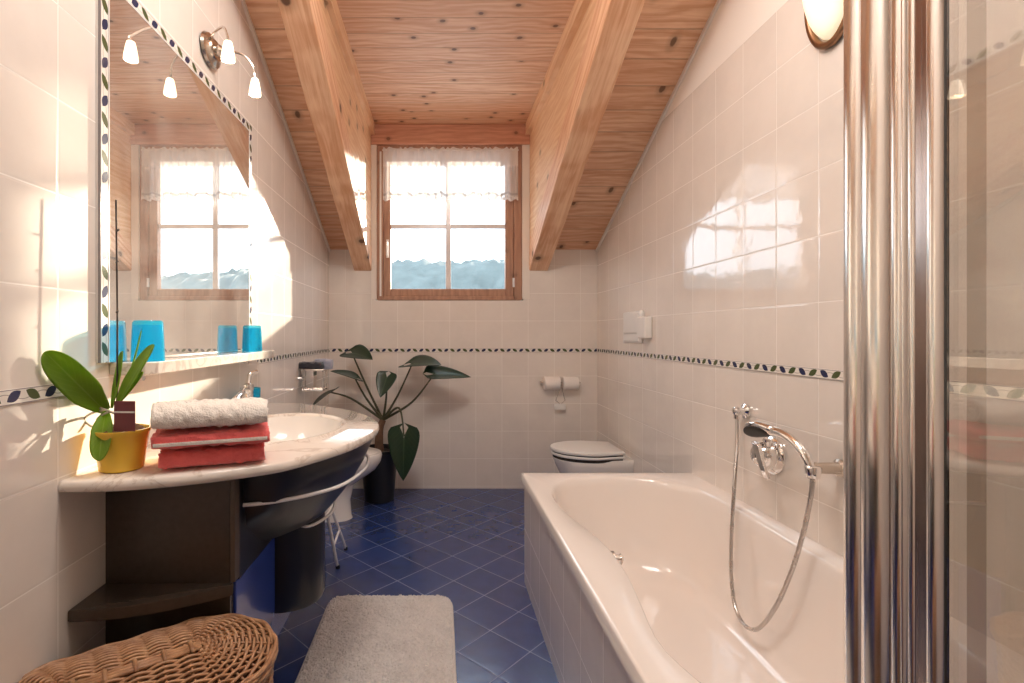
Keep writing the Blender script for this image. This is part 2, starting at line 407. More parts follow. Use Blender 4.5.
def prism(bm, poly, axis, a, b):
    """extrude a polygon given in the two other axes (in XYZ order) from a to b along axis"""
    def P(p, t):
        if axis == 'X': return (t, p[0], p[1])
        if axis == 'Y': return (p[0], t, p[1])
        return (p[0], p[1], t)
    lo = [bm.verts.new(P(p, a)) for p in poly]; hi = [bm.verts.new(P(p, b)) for p in poly]
    n = len(poly)
    bm.faces.new(lo[::-1]); bm.faces.new(hi)
    for i in range(n): bm.faces.new((lo[i], lo[(i+1) % n], hi[(i+1) % n], hi[i]))
    return bm
def bridge(bm, rings, closed=True, cap0=False, cap1=False):
    R = [[bm.verts.new(p) for p in r] for r in rings]
    for a, b in zip(R, R[1:]):
        n = len(a)
        for i in range(n if closed else n-1):
            bm.faces.new((a[i], a[(i+1) % n], b[(i+1) % n], b[i]))
    if cap0: bm.faces.new(R[0][::-1])
    if cap1: bm.faces.new(R[-1])
    return R
def smooth_path(pts, n=8, closed=False):
    pts = [Vector(p) for p in pts]; out = []; m = len(pts)
    for i in range(m if closed else m-1):
        if closed: p0, p1, p2, p3 = pts[i-1], pts[i], pts[(i+1) % m], pts[(i+2) % m]
        else: p0, p1, p2, p3 = pts[max(i-1, 0)], pts[i], pts[i+1], pts[min(i+2, m-1)]
        for k in range(n):
            t = k/n
            out.append(0.5*((2*p1)+(p2-p0)*t+(2*p0-5*p1+4*p2-p3)*t*t+(3*p1-p0-3*p2+p3)*t**3))
    if not closed: out.append(pts[-1])
    return out
def tube(bm, pts, r, n=10, closed=False, rfun=None):
    pts = [Vector(p) for p in pts]; m = len(pts); rings = []
    tan = []
    for i in range(m):
        if closed: d = pts[(i+1) % m]-pts[i-1]
        else: d = pts[min(i+1, m-1)]-pts[max(i-1, 0)]
        tan.append(d.normalized())
    up = Vector((0, 0, 1)) if abs(tan[0].z) < 0.9 else Vector((1, 0, 0))
    u = (up-tan[0]*up.dot(tan[0])).normalized()
    for i in range(m):
        u = (u-tan[i]*u.dot(tan[i])).normalized(); v = tan[i].cross(u)
        rr = rfun(i/(m-1)) if rfun else r
        rings.append([pts[i]+(u*math.cos(2*math.pi*k/n)+v*math.sin(2*math.pi*k/n))*rr for k in range(n)])
    if closed: rings.append(rings[0])
    bridge(bm, rings, True, not closed, not closed)
    return bm
def lathe(bm, prof, c=(0, 0, 0), axis='Z', n=32, sx=1, sy=1, cap0=True, cap1=True):
    """prof: (radius, height) pairs along the axis"""
    c = Vector(c); rings = []
    for r, h in prof:
        ring = []
        for k in range(n):
            a = 2*math.pi*k/n; p, q = r*math.cos(a)*sx, r*math.sin(a)*sy
            ring.append(c+Vector({'Z': (p, q, h), 'X': (h, p, q), 'Y': (p, h, q)}[axis]))
        rings.append(ring)
    bridge(bm, rings, True, cap0, cap1)
    return bm
def fuzz(bm, amp, scale, seed=0.0):
    bm.normal_update()
    for v in bm.verts:
        p = v.co*scale+Vector((seed, seed*1.7, 0))
        v.co = v.co+v.normal*amp*(noise.noise(p)+0.5*noise.noise(p*2.7))

# ------------------------------------------------------------------ the room
def ceil_h(d): return 0.65+0.466*(YB-d)
D1 = YB-(ZF-H-0.65)/0.466                  # where the slope meets the flat ceiling
struct('floor', cbox(XL-.1, XR+.1, YR-.1, YB+.1, -.1, 0), m_floor, 'cobalt blue glazed floor tiles laid diagonally')
def side_poly(x0): return [(YR-.1, -.1), (YB+.1, -.1), (YB+.1, H+ceil_h(YB+.1)+.02), (D1, ZF+.02), (YR-.1, ZF+.02)]
struct('wall_left', prism(B(), side_poly(0), 'X', XL-.12, XL), m_tile_side_l, 'cream tiled wall with the mirror')
struct('wall_right', prism(B(), side_poly(0), 'X', XR, XR+.12), m_tile_side_r, 'cream tiled wall along the bathtub')
bm = B()
box(bm, XL, -0.495, YB, YB+.18, 0, H+.66); box(bm, 0.64, XR, YB, YB+.18, 0, H+.66); box(bm, -0.495, 0.64, YB, YB+.18, 0, H+.258)
struct('wall_back', bm, m_tile_back, 'cream tiled knee wall under the window')
struct('wall_rear', cbox(XL-.1, XR+.1, YR-.12, YR, 0, ZF+.1), m_paint)
# ceilings
XDL, XDR, HD = -0.53, 0.69, 1.61           # dormer cheeks, dormer ceiling height
DD = YB-(HD-0.65)/0.466
def slope(x0, x1, da, db, t=0.12):
    return prism(B(), [(da, H+ceil_h(da)), (db, H+ceil_h(db)), (db, H+ceil_h(db)+t), (da, H+ceil_h(da)+t)], 'X', x0, x1)
struct('ceiling_left', slope(XL-.02, XDL-.02, D1, YB+.18), m_boards, 'sloping pine board ceiling left of the dormer')
struct('ceiling_right', slope(XDR+.02, XR+.02, D1, YB+.18), m_boards, 'sloping pine board ceiling right of the dormer')
struct('ceiling_middle', slope(XDL-.02, XDR+.02, D1, DD), m_boards)
struct('ceiling_dormer', cbox(XDL-.1, XDR+.1, DD-.05, YB+.18, H+HD, H+HD+.1), m_boards, 'flat pine board ceiling of the dormer')
struct('ceiling_flat', cbox(XL-.1, XR+.1, YR-.1, D1, ZF, ZF+.12), m_paint)
for nm, xa, xb in (('wall_dormer_left', XDL-.10, XDL), ('wall_dormer_right', XDR, XDR+.10)):
    struct(nm, prism(B(), [(YB+.18, H+.6), (YB+.18, H+HD+.02), (DD-.1, H+HD+.02)], 'X', xa, xb), m_cheek, 'pine cheek of the dormer')
# rafters
for nm, xa, xb in (('trim_1', XDL-.13, XDL+.004), ('trim_2', XDR-.004, XDR+.14)):
    o = struct(nm, prism(B(), [(YB, H+.485), (YB, H+ceil_h(YB)+.03), (D1, H+ceil_h(D1)+.03), (D1, H+ceil_h(D1)-.165)], 'X', xa, xb), m_rafter,
               'heavy pine rafter beside the dormer', bevel=.006)
    rot_ = Matrix.Rotation(-math.atan(.466), 4, 'X'); o.data.transform(rot_.inverted()); o.matrix_world = rot_
# light strips along the top of the cheeks, header beam, jamb posts
struct('trim_3', cbox(XDL, XDL+.03, DD, YB, H+HD-.085, H+HD), m_cheek, 'pine strip under the dormer ceiling, left')
struct('trim_4', cbox(XDR-.035, XDR, DD, YB, H+HD-.085, H+HD), m_cheek, 'pine strip under the dormer ceiling, right')
struct('trim_5', cbox(XDL, XDR, YB-.02, YB+.16, H+1.455, H+HD), m_header, 'reddish pine header beam over the window', bevel=.006)
struct('trim_6', cbox(XDL+.001, -0.4875, YB-.008, YB+.16, H+.27, H+1.454), m_paint)
struct('trim_7', cbox(0.6325, XDR-.001, YB-.008, YB+.16, H+.27, H+1.454), m_paint)
# leaf borders of the tiling
BZ = H-.126
struct('trim_8', cbox(XL, XR, YB-.003, YB, BZ-.015, BZ+.015), border_mat('leaf_border_back', 'X', 'Z', BZ), 'leaf pattern tile border on the window wall')
struct('trim_9', cbox(XR-.003, XR, YR, YB-.003, BZ-.015, BZ+.015), border_mat('leaf_border_right', 'Y', 'Z', BZ), 'leaf pattern tile border along the right wall')
bm = B(); box(bm, XL, XL+.003, YR, 1.25, BZ-.015, BZ+.015); box(bm, XL, XL+.003, 2.36, YB-.003, BZ-.015, BZ+.015)
struct('trim_10', bm, border_mat('leaf_border_left', 'Y', 'Z', BZ), 'leaf pattern tile border on the left wall')
# mirror and its border
MY0, MY1, MZ0, MZ1 = 1.283, 2.223, H-.072, H+.895
BW = .032
MX = XL+.014
mir = thing('mirror', 'large wall mirror framed by a leaf tile border', 'mirror', (XL, (MY0+MY1)/2, MZ0))
obj('backing', cbox(XL+.0005, MX-.008, MY0-BW, MY1+BW, MZ0, MZ1+BW), m_white, mir, smooth=False)
obj('border_tiles', cbox(MX-.008, MX-.001, MY0-BW, MY0-.003, MZ0, MZ1+BW), border_mat('leaf_border_mirror_left', 'Z', 'Y', MY0-.0175, .029), mir, smooth=False)
obj('border_tiles', cbox(MX-.008, MX-.001, MY1+.003, MY1+BW, MZ0, MZ1+BW), border_mat('leaf_border_mirror_right', 'Z', 'Y', MY1+.0175, .029), mir, smooth=False)
obj('border_tiles', cbox(MX-.008, MX-.001, MY0-.003, MY1+.003, MZ1+.003, MZ1+BW), border_mat('leaf_border_mirror_top', 'Y', 'Z', MZ1+.0175, .029), mir, smooth=False)
obj('mirror_glass', cbox(MX-.008, MX-.001, MY0, MY1, MZ0, MZ1), m_mirror, mir, smooth=False)
bm = B(); t_ = .003
box(bm, MX-.008, MX, MY0-t_, MY0, MZ0, MZ1); box(bm, MX-.008, MX, MY1, MY1+t_, MZ0, MZ1); box(bm, MX-.008, MX, MY0-t_, MY1+t_, MZ1, MZ1+t_)
obj('mirror_frame', bm, m_white, mir, smooth=False)
# cornice lines where the walls meet the sloping boards
for nm, xa, xb in (('trim_14', XL, XL+.012), ('trim_15', XR-.012, XR)):
    struct(nm, prism(B(), [(D1, H+ceil_h(D1)-.022), (YB, H+ceil_h(YB)-.022), (YB, H+ceil_h(YB)), (D1, H+ceil_h(D1))], 'X', xa, xb), m_white)

# ------------------------------------------------------------------ window
win = bpy.data.objects.new('window_1', None); COL.objects.link(win); win.location = (0.07, YB, H+.26); win['kind'] = 'structure'; win['label'] = 'wooden window in the dormer, four panes'
def frame(bm, x0, x1, z0, z1, y0, y1, wl, wr, wb, wt):
    box(bm, x0, x0+wl, y0, y1, z0, z1); box(bm, x1-wr, x1, y0, y1, z0, z1)
    box(bm, x0+wl, x1-wr, y0, y1, z0, z0+wb); box(bm, x0+wl, x1-wr, y0, y1, z1-wt, z1)
    return bm
WX0, WX1, WZ0, WZ1 = -0.487, 0.632, H+.262, H+1.455
struct('frame', frame(B(), WX0, WX1, WZ0, WZ1, YB+.005, YB+.10, .05, .06, .03, .05), m_wframe, parent=win, smooth=True, bevel=.005)
struct('sash', frame(B(), WX0+.05, WX1-.06, WZ0+.03, WZ1-.05, YB+.025, YB+.085, .055, .065, .058, .06), m_wframe, parent=win, smooth=True, bevel=.006)
GX0, GX1, GZ0, GZ1 = WX0+.105, WX1-.125, WZ0+.088, WZ1-.11
gxm, gzm = 0.065, H+.838
struct('muntin', cbox(gxm-.020, gxm+.020, YB+.04, YB+.072, GZ0, GZ1), m_wtube, parent=win, smooth=True, bevel=.004)
for a, b in ((GX0, gxm-.02), (gxm+.02, GX1)):
    struct('muntin', cbox(a, b, YB+.04, YB+.072, gzm-.017, gzm+.017), m_wtube, parent=win, smooth=True, bevel=.004)
for a, b in ((GX0, gxm-.02), (gxm+.02, GX1)):
    for c, d in ((GZ0, gzm-.017), (gzm+.017, GZ1)):
        struct('pane', cbox(a, b, YB+.054, YB+.060, c, d), m_pane, parent=win)
struct('seal_strip', cbox(WX0+.022, WX0+.036, YB-.002, YB+.006, WZ0+.03, WZ1-.05), m_white, parent=win)
bm = cbox(-.415, -.395, YB+.013, YB+.027, H+.59, H+.73)
tube(bm, [(-.405, YB+.014, H+.70), (-.405, YB-.03, H+.70), (-.405, YB-.035, H+.69), (-.405, YB-.035, H+.60)], .008)
struct('handle', bm, m_white, parent=win, smooth=True)
for z in (WZ0+.10, WZ1-.2):
    struct('hinge', tube(B(), [(WX1-.062, YB+.012, z), (WX1-.062, YB+.012, z+.07)], .010), m_wtube, parent=win, smooth=True)

cur = thing('curtain', 'short sheer white voile valance across the top of the window', 'curtain', (0.07, YB-.03, H+1.03))
bm = B(); NX, NZ = 220, 18
rows = []
for j in range(NZ+1):
    q = j/NZ; row = []
    for i in range(NX+1):
        p = i/NX; x = WX0+.05+(WX1-WX0-.085)*p
        amp = .006+.012*q
        y = YB-.022+amp*math.sin(p*95+1.3*math.sin(p*17))+.006*q*math.sin(p*31)
        z = H+1.425-.395*q+(-.012*abs(math.sin(p*58)) if j == NZ else 0)+(.007*math.sin(p*120+2*math.sin(p*40)) if j == 0 else 0)
        row.append(bm.verts.new((x, y, z)))
    rows.append(row)
for a, b in zip(rows, rows[1:]):
    for i in range(NX): bm.faces.new((a[i], a[i+1], b[i+1], b[i]))
obj('valance', bm, m_curtain, cur, auto=0)
obj('curtain_rod', tube(B(), [(WX0+.045, YB-.022, H+1.408), (WX1-.03, YB-.022, H+1.408)], .005), m_white, cur)

# wooded hills outside
bm = B(); rows = []
for j in range(26):
    row = []; yy = 120+j*12
    for i in range(321):
        xx = -560+i*3.5
        q = j/25
        hh = -60+q**0.8*(118+9*math.sin(xx*.011+.6)+7*noise.noise((xx*.02, yy*.02, 0)))+(4.5*noise.noise((xx*.16, yy*.2, 3.1))+3*noise.noise((xx*.4, yy*.4, 9.1)) if j else 0)
        if xx > 40: hh -= q*min(14, (xx-40)*.06)
        row.append(bm.verts.new((xx, yy, hh)))
    rows.append(row)
for a, b in zip(rows, rows[1:]):
    for i in range(320): bm.faces.new((a[i], a[i+1], b[i+1], b[i]))
struct('hills', bm, m_hill, 'hazy wooded hills beyond the window', smooth=True, auto=0)

# ------------------------------------------------------------------ bathtub
tub = thing('bathtub', 'white built-in bathtub with a waisted basin and tiled apron', 'bathtub', (0.81, 1.58, 0))
TX0, TX1, TY0, TY1, TZ = 0.393, XR-.001, 0.73, 2.43, 0.522
cx, cy = 0.81, 1.62
outl = [(.52,.93),(.4835,1.033),(.477,1.118),(.492,1.215),(.517,1.373),(.526,1.5),(.525,1.60),(.510,1.70),(.485,1.82),(.466,1.95),(.463,2.05),(.478,2.15),
        (.53,2.27),(.62,2.345),(.76,2.385),(.88,2.38),(1.0,2.33),(1.08,2.24),(1.125,2.12),(1.135,1.9),(1.135,1.6),(1.135,1.25),(1.12,1.05),(1.05,.92),(.9,.86),(.7,.86),(.58,.88)]
outl = [(p.x, p.y) for p in smooth_path([(a, b, 0) for a, b in outl], 6, True)]
def ray_hit(poly, cx, cy, a):
    dx, dy = math.cos(a), math.sin(a); best = None
    for (x0, y0), (x1, y1) in zip(poly, poly[1:]+poly[:1]):
        ex, ey = x1-x0, y1-y0; den = dx*ey-dy*ex
        if abs(den) < 1e-12: continue
        t = ((x0-cx)*ey-(y0-cy)*ex)/den; s = ((x0-cx)*dy-(y0-cy)*dx)/den
        if t > 0 and -1e-9 <= s <= 1+1e-9 and (best is None or t > best): best = t
    return best
rect = [(TX0, TY0), (TX1, TY0), (TX1, TY1), (TX0, TY1)]
angs = sorted([2*math.pi*k/140 for k in range(140)]+[math.atan2(y-cy, x-cx) % (2*math.pi) for x, y in rect])
def ring(poly, s, z, dx=0, dy=0):
    r = []
    for a in angs:
        t = ray_hit(poly, cx, cy, a)*s
        r.append((cx+dx+math.cos(a)*t, cy+dy+math.sin(a)*t, z))
    return r
def inset(r, e): return [(min(max(x, TX0+e), TX1-(e if e < 0 else 0)), min(max(y, TY0+e), TY1-e), z) for x, y, z in r]
bm = B()
outer = ring(rect, 1, TZ)
def oz(z, e): return [(min(max(x, TX0+e), TX1), min(max(y, TY0+e), TY1-e), z) for x, y, _ in outer]
rings = [oz(TZ-.045, 0), oz(TZ-.006, 0), oz(TZ-.001, .004), oz(TZ, .010)]
rings += [ring(outl, 1.012, TZ), ring(outl, 1.0, TZ-.003), ring(outl, .985, TZ-.014), ring(outl, .972, TZ-.04)]
for s, z in ((.955, .40), (.93, .31), (.90, .23), (.865, .165), (.81, .125), (.72, .105), (.55, .098), (.3, .094), (.1, .092)):
    rings.append(ring(outl, s, z, dy=-.02*(1-s)))
bridge(bm, rings, True, False, True)
obj('basin', bm, m_acryl, tub, auto=60)
obj('apron', cbox(TX0+.012, TX0+.03, TY0, TY1-.03, 0, TZ-.045), m_tile_apron, tub, smooth=False)
obj('apron_end', cbox(TX0+.012, TX1, TY1-.03, TY1-.012, 0, TZ-.045), m_tile_apron_end, tub, smooth=False)
bm = lathe(B(), [(.012, -.02), (.024, -.015), (.024, -.002), (.02, .002), (.014, .004), (.013, .016), (.017, .020), (.011, .026)], (0, 0, 0), 'X', 24)
k = bm; bmesh.ops.translate(bm, verts=bm.verts[:], vec=(.545, 1.575, .487))
obj('overflow_knob', bm, m_chrome, tub)
obj('drain', lathe(B(), [(.03, 0), (.032, .004), (.02, .006), (.0, .006)], (.82, 1.5, .0935), 'Z', 24, cap1=False), m_chrome, tub)

# ------------------------------------------------------------------ bath mixer, hand shower
mx = thing('bath_mixer', 'chrome lever mixer tap on the wall over the bathtub', 'tap', (XR, 1.83, .75))
obj('escutcheon', lathe(B(), [(.068, -.001), (.068, -.008), (.060, -.014), (.045, -.018)], (XR, 1.83, .75), 'X', 40), m_chrome, mx)
obj('body', lathe(B(), [(.048, -.014), (.048, -.04), (.044, -.048), (.040, -.058), (.030, -.066), (.012, -.070)], (XR, 1.83, .75), 'X', 36), m_chrome, mx)
bm = B(); lvA = at(757, 446, 1.80); lvB = at(767, 478, 1.735)
ptsL = smooth_path([(XR-.045, 1.83, .80), (XR-.075, 1.815, .80), lvA, lvA.lerp(lvB, .5)+Vector((-.003, 0, 0)), lvB], 6)
rl = []
for i, p in enumerate(ptsL):
    q = i/(len(ptsL)-1); wd = .019-.006*q; th = .006-.002*q
    rl.append([p+Vector((dx*th, dy*wd, dx*th*.4)) for dx, dy in ((-1,-1), (-1,1), (1,1), (1,-1))])
bridge(bm, rl, True, True, True)
obj('lever', bm, m_chrome, mx, bevel=.002)
obj('diverter', lathe(B(), [(.012, 0), (.014, .012), (.014, .022), (.008, .026)], (XR-.04, 1.80, .79), 'Z', 20), m_chrome, mx)

hs = thing('hand_shower', 'chrome hand shower in its wall holder with a looping metal hose', 'shower', (XR, 1.514, .787))
obj('holder', lathe(B(), [(.026, -.001), (.026, -.012), (.018, -.016), (.016, -.075), (.018, -.08), (.018, -.10), (.010, -.104)], (XR, 1.514, .787), 'X', 24), m_nickel, hs)
ck = atX(813, 472, 1.108)
obj('clip', lathe(B(), [(.012, -.020), (.018, -.016), (.022, .012), (.020, .016), (.012, .018)], ck, 'Z', 24), m_chrome, hs)
hp = [atX(813, 477, 1.112), atX(809, 464, 1.108), atX(802, 451, 1.104), atX(793, 441, 1.10), atX(783, 434, 1.095), atX(772, 431, 1.09)]
obj('handle', tube(B(), smooth_path(hp, 6), .012, 16, rfun=lambda t: .0125+.004*t), m_chrome, hs)
def paddle(pts, ws, hs_):
    bm = B(); rs = []
    for p, w_, h_ in zip(pts, ws, hs_): rs.append([p+Vector((.75, 0, -.66))*(w_*math.cos(2*math.pi*k/24))+Vector((.66, 0, .75))*(h_*math.sin(2*math.pi*k/24)) for k in range(24)])
    bridge(bm, rs, True, True, True); return bm
hA_, hB_ = atX(776, 431.5, 1.09), atX(747, 431, 1.085)
qs = [0, .15, .3, .45, .6, .75, .88, .96, 1.0]
ppts = [hA_.lerp(hB_, q)+Vector((0, 0, .008*math.sin(math.pi*q))) for q in qs]
shd_ = obj('shower_head', paddle(ppts, [.015, .022, .029, .034, .036, .035, .028, .018, .006], [.015, .016, .017, .018, .018, .016, .012, .008, .003]), m_chrome, hs, auto=0)
fpts = [p+Vector((-.66, 0, -.75))*.0105 for p in ppts]
obj('spray_face', paddle(fpts[1:], [.012, .022, .027, .029, .028, .022, .013, .003], [.006, .009, .010, .010, .010, .008, .005, .002]), m_black, shd_, auto=0)
hose = [(813, 478, 1.106), (811, 495, 1.10), (804, 530, 1.09), (792, 570, 1.075), (775, 608, 1.06), (757, 629, 1.05), (742, 622, 1.05), (733, 596, 1.06), (731, 550, 1.08), (734, 490, 1.11), (738, 445, 1.15), (740, 424, 1.172)]
hpts = smooth_path([atX(*q) for q in hose[:-2]]+[atX(737, 445, 1.155), Vector((XR-.040, atX(742, 411, 1.19).y, atX(742, 411, 1.19).z-.028))], 14)
bm = B(); tube(bm, hpts, .0065, 10, rfun=lambda t: .0066)
obj('hose', bm, metal_mat('steel_hose', (0.55, 0.52, 0.50), 0.28), hs)
oc = atX(742, 411, 1.19)
wo = thing('wall_outlet', 'round chrome wall outlet where the shower hose begins', 'outlet', (XR, oc.y, oc.z))
bm = lathe(B(), [(.027, -.001), (.028, -.010), (.020, -.014), (.014, -.018), (.014, -.034), (.018, -.038), (.016, -.05), (.006, -.055)], (XR, oc.y, oc.z), 'X', 28)
obj('flange', bm, m_chrome, wo)
obj('elbow', tube(B(), [(XR-.040, oc.y, oc.z-.008), (XR-.040, oc.y, oc.z-.030)], .011, 16), m_chrome, wo)

# ------------------------------------------------------------------ toilet, flush plate
def dplan(cxw, tip, yc, hw, n=28, wallcut=0.0):
    """outline in plan of a ceramic bowl: straight from the wall, round in front"""
    s = 1 if tip > cxw else -1
    L = abs(tip-cxw); rad = min(hw*1.35, L*.62); pts = [(cxw, yc-hw*.80)]
    for k in range(n+1):
        a = -math.pi/2+math.pi*k/n
        pts.append((cxw+s*(L-rad+rad*math.cos(a)), yc+hw*math.sin(a)))
    pts.append((cxw, yc+hw*.80))
    return pts
def slab(bm, poly, z0, z1, e=.006):
    cxp = sum(p[0] for p in poly)/len(poly); cyp = sum(p[1] for p in poly)/len(poly)
    def sc(f, z): return [(cxp+(x-cxp)*f, cyp+(y-cyp)*f, z) for x, y in poly]
    f = 1-e*4
    bridge(bm, [sc(f, z0), sc(1, z0+e), sc(1, z1-e), sc(f, z1), sc(f*.6, z1+e*.5)], True, True, True)
    return bm
wc = thing('toilet', 'white wall-hung toilet with closed lid behind the bathtub', 'toilet', (XR, 3.28, .0))
def bowl(bm, wx, tip, yc, hw, levels):
    rs = []
    for z, f, ft in levels:
        rs.append([(x, y, z) for x, y in dplan(wx, wx+(tip-wx)*ft, yc, hw*f)])
    bridge(bm, rs, True, True, True); return bm
obj('bowl', bowl(B(), XR-.001, .735, 3.28, .175, [(.10, .42, .62), (.13, .5, .70), (.20, .66, .80), (.28, .84, .90), (.35, .96, .97), (.39, 1.0, 1.0), (.402, .97, .985)]), m_ceramic, wc)
obj('seat_gap_shade', slab(B(), dplan(XR-.07, .736, 3.28, .176), .392, .413, .001), m_dark, wc)  # dark slab that paints the shadow line between bowl and seat
obj('seat', slab(B(), dplan(XR-.06, .725, 3.28, .185), .411, .428), m_white, wc)
obj('lid_gap_shade', slab(B(), dplan(XR-.07, .733, 3.28, .180), .424, .440, .001), m_dark, wc)  # dark slab for the painted shadow line under the lid
obj('lid', slab(B(), dplan(XR-.06, .72, 3.28, .19), .436, .458), m_white, wc)
for y in (3.20, 3.36): obj('hinge', tube(B(), [(XR-.05, y-.025, .43), (XR-.05, y+.025, .43)], .012), m_chrome, wc)
fp = thing('flush_plate', 'flat white double flush plate on the right wall above the toilet', 'flush plate', (XR, 3.14, H-.05))
obj('plate', cbox(XR-.012, XR-.0005, 3.00, 3.30, H-.055, H+.14), m_white, fp, bevel=.006)
obj('button', cbox(XR-.020, XR-.011, 3.04, 3.27, H+.005, H+.125), m_white, fp, bevel=.004)
obj('button', cbox(XR-.018, XR-.011, 3.04, 3.27, H-.045, H-.002), m_white, fp, bevel=.004)
df = thing('wall_dispenser', 'small white box dispenser fixed beside the flush plate', 'dispenser', (XR, 2.93, H-.03))
obj('housing', cbox(XR-.045, XR-.0005, 2.87, 2.985, H-.025, H+.10), m_white, df, bevel=.008)
obj('cap', lathe(B(), [(.012, 0), (.016, .01), (.016, .032), (.008, .042)], (XR-.024, 2.965, H+.099), 'Z', 20), m_white, df)

# toilet paper on the window wall
hx = (at(541, 382, YB).x+at(577, 382, YB).x)/2; hz = at(559, 382, YB).z
tph = thing('toilet_roll_holder', 'small chrome double toilet roll holder on the window wall', 'holder', (hx, YB, hz))
bm = tube(B(), [(hx-.14, YB-.06, hz), (hx+.14, YB-.06, hz)], .006)
obj('bar', bm, m_chrome, tph)
for xx in (hx-.143, hx, hx+.143): obj('bracket', tube(B(), [(xx, YB-.001, hz), (xx, YB-.062, hz)], .007), m_nickel, tph)
proll = None
for i, (xx, lab) in enumerate(((hx-.069, 'white toilet roll on the holder, left of its middle bracket'), (hx+.071, 'white toilet roll on the holder, right of its middle bracket'))):
    if proll is None:
        bm = lathe(B(), [(.008, -.058), (.046, -.058), (.050, -.054), (.050, .054), (.046, .058), (.008, .058)], (0, 0, 0), 'X', 36)
        bm2 = bm
        proll = obj('toilet_roll', bm, m_paper); proll.location = (xx, YB-.056, hz-.004); tag(proll, lab, 'toilet roll', 'toilet rolls on the holder')
    else: copy_tree(proll, (xx-proll.location.x, 0, 0), lab)
fr = thing('hanging_freshener', 'small white air freshener hanging below the toilet rolls', 'air freshener', (hx, YB-.03, hz-.19))
obj('cord', tube(B(), [(hx, YB-.069, hz-.006), (hx-.012, YB-.064, hz-.06), (hx-.035, YB-.045, hz-.135), (hx+.005, YB-.03, hz-.17), (hx+.035, YB-.045, hz-.135), (hx+.012, YB-.064, hz-.06), (hx, YB-.069, hz-.006)], .0025, 6), m_nickel, fr)
obj('case', slab(B(), [(hx+.045*math.cos(a*math.pi/12), YB-.032+.02*math.sin(a*math.pi/12)) for a in range(24)], hz-.205, hz-.165), m_white, fr)

# ------------------------------------------------------------------ bidet, wall holder
bi = thing('bidet', 'white ceramic pedestal bidet on the floor behind the washbasin', 'bidet', (XL, 3.27, 0))
bm = bowl(B(), XL+.001, -.375, 3.27, .165, [(.0, .55, .60), (.02, .54, .585), (.12, .50, .57), (.22, .55, .62), (.27, .72, .78), (.32, .90, .92), (.37, .98, .985), (.41, 1.0, 1.0), (.425, .97, .985)])
obj('pedestal_bowl', bm, m_ceramic, bi)
bm = B(); rs = []
for z, f, ft in ((.4255, .86, .93), (.4285, .80, .90)):
    rs.append([(x, y, z) for x, y in dplan(XL+.10, XL+.10+(-.375-XL-.10)*ft, 3.27, .165*f)])
bridge(bm, rs, True, True, True); obj('rim_inset', bm, m_ceramic, bi)
bm = tube(B(), smooth_path([(XL+.06, 3.27, .42), (XL+.06, 3.27, .50), (XL+.09, 3.27, .525), (XL+.16, 3.27, .51)], 6), .012)
obj('tap', bm, m_chrome, bi)
wh = thing('wall_holder', 'square chrome holder on the left wall with a folded dark cloth over it', 'holder', (XL, 3.07, .9))
hA = at(302, 370, 3.05); hB = at(323, 390, 3.05)
bm = B(); tube(bm, [(hA.x, 3.05, hA.z), (hB.x, 3.05, hA.z), (hB.x, 3.05, hB.z), (hA.x, 3.05, hB.z)], .008, 8, True)
tube(bm, [(hA.x, 3.13, hA.z), (hB.x, 3.13, hA.z), (hB.x, 3.13, hB.z), (hA.x, 3.13, hB.z)], .008, 8, True)
for x, z in ((hA.x, hA.z), (hB.x, hA.z), (hB.x, hB.z), (hA.x, hB.z)): tube(bm, [(x, 3.05, z), (x, 3.13, z)], .008, 8)
obj('ring', bm, m_chrome, wh)
obj('wall_mount', lathe(B(), [(.028, .0005), (.028, .012), (.014, .016), (.012, hA.x-XL)], (XL, 3.09, (hA.z+hB.z)/2), 'X', 20), m_chrome, wh)
obj('inner_plate', cbox((hA.x+hB.x)/2-.006, (hA.x+hB.x)/2+.006, 3.05, 3.13, hB.z, hA.z), m_chrome, wh, bevel=.002)
def cloth_slab(name, x0, x1, y0, y1, z0, z1, mat, fz=.004, nx=26, ny=16, parent=None, rot=0, cen=None, seed=0.0):
    bm = B(); rows = []
    L, W, T = (x1-x0)/2, (y1-y0)/2, (z1-z0)/2
    for i in range(nx+1):
        p = -1+2*i/nx; ex = 1-abs(p)**10*.12; row = []
        for k in range(2*ny):
            a = 2*math.pi*k/(2*ny); c, s = math.cos(a), math.sin(a)
            row.append(((x0+x1)/2+p*L, (y0+y1)/2+W*math.copysign(abs(c)**.35, c)*ex, (z0+z1)/2+T*math.copysign(abs(s)**.6, s)*ex))
        rows.append(row)
    bridge(bm, rows, True, True, True)
    bmesh.ops.subdivide_edges(bm, edges=[e for e in bm.edges if e.calc_length() > .02], cuts=1, use_grid_fill=True)
    fuzz(bm, fz, 55, seed)
    if rot: bmesh.ops.rotate(bm, verts=bm.verts[:], cent=cen or ((x0+x1)/2, (y0+y1)/2, z0), matrix=Matrix.Rotation(rot, 3, 'Z'))
    return obj(name, bm, mat, parent, auto=0)
o = cloth_slab('cloth', hA.x-.02, hB.x-.015, 3.04, 3.14, hA.z+.006, hA.z+.046, m_darkcloth, .006); tag(o, 'dark grey cloth folded on the square chrome wall holder', 'cloth')
o = cloth_slab('cloth', hA.x+.05, hB.x+.03, 3.142, 3.20, hA.z-.005, hA.z+.06, m_greycloth, .005); tag(o, 'blue-grey cloth behind the dark cloth on the wall holder', 'cloth')

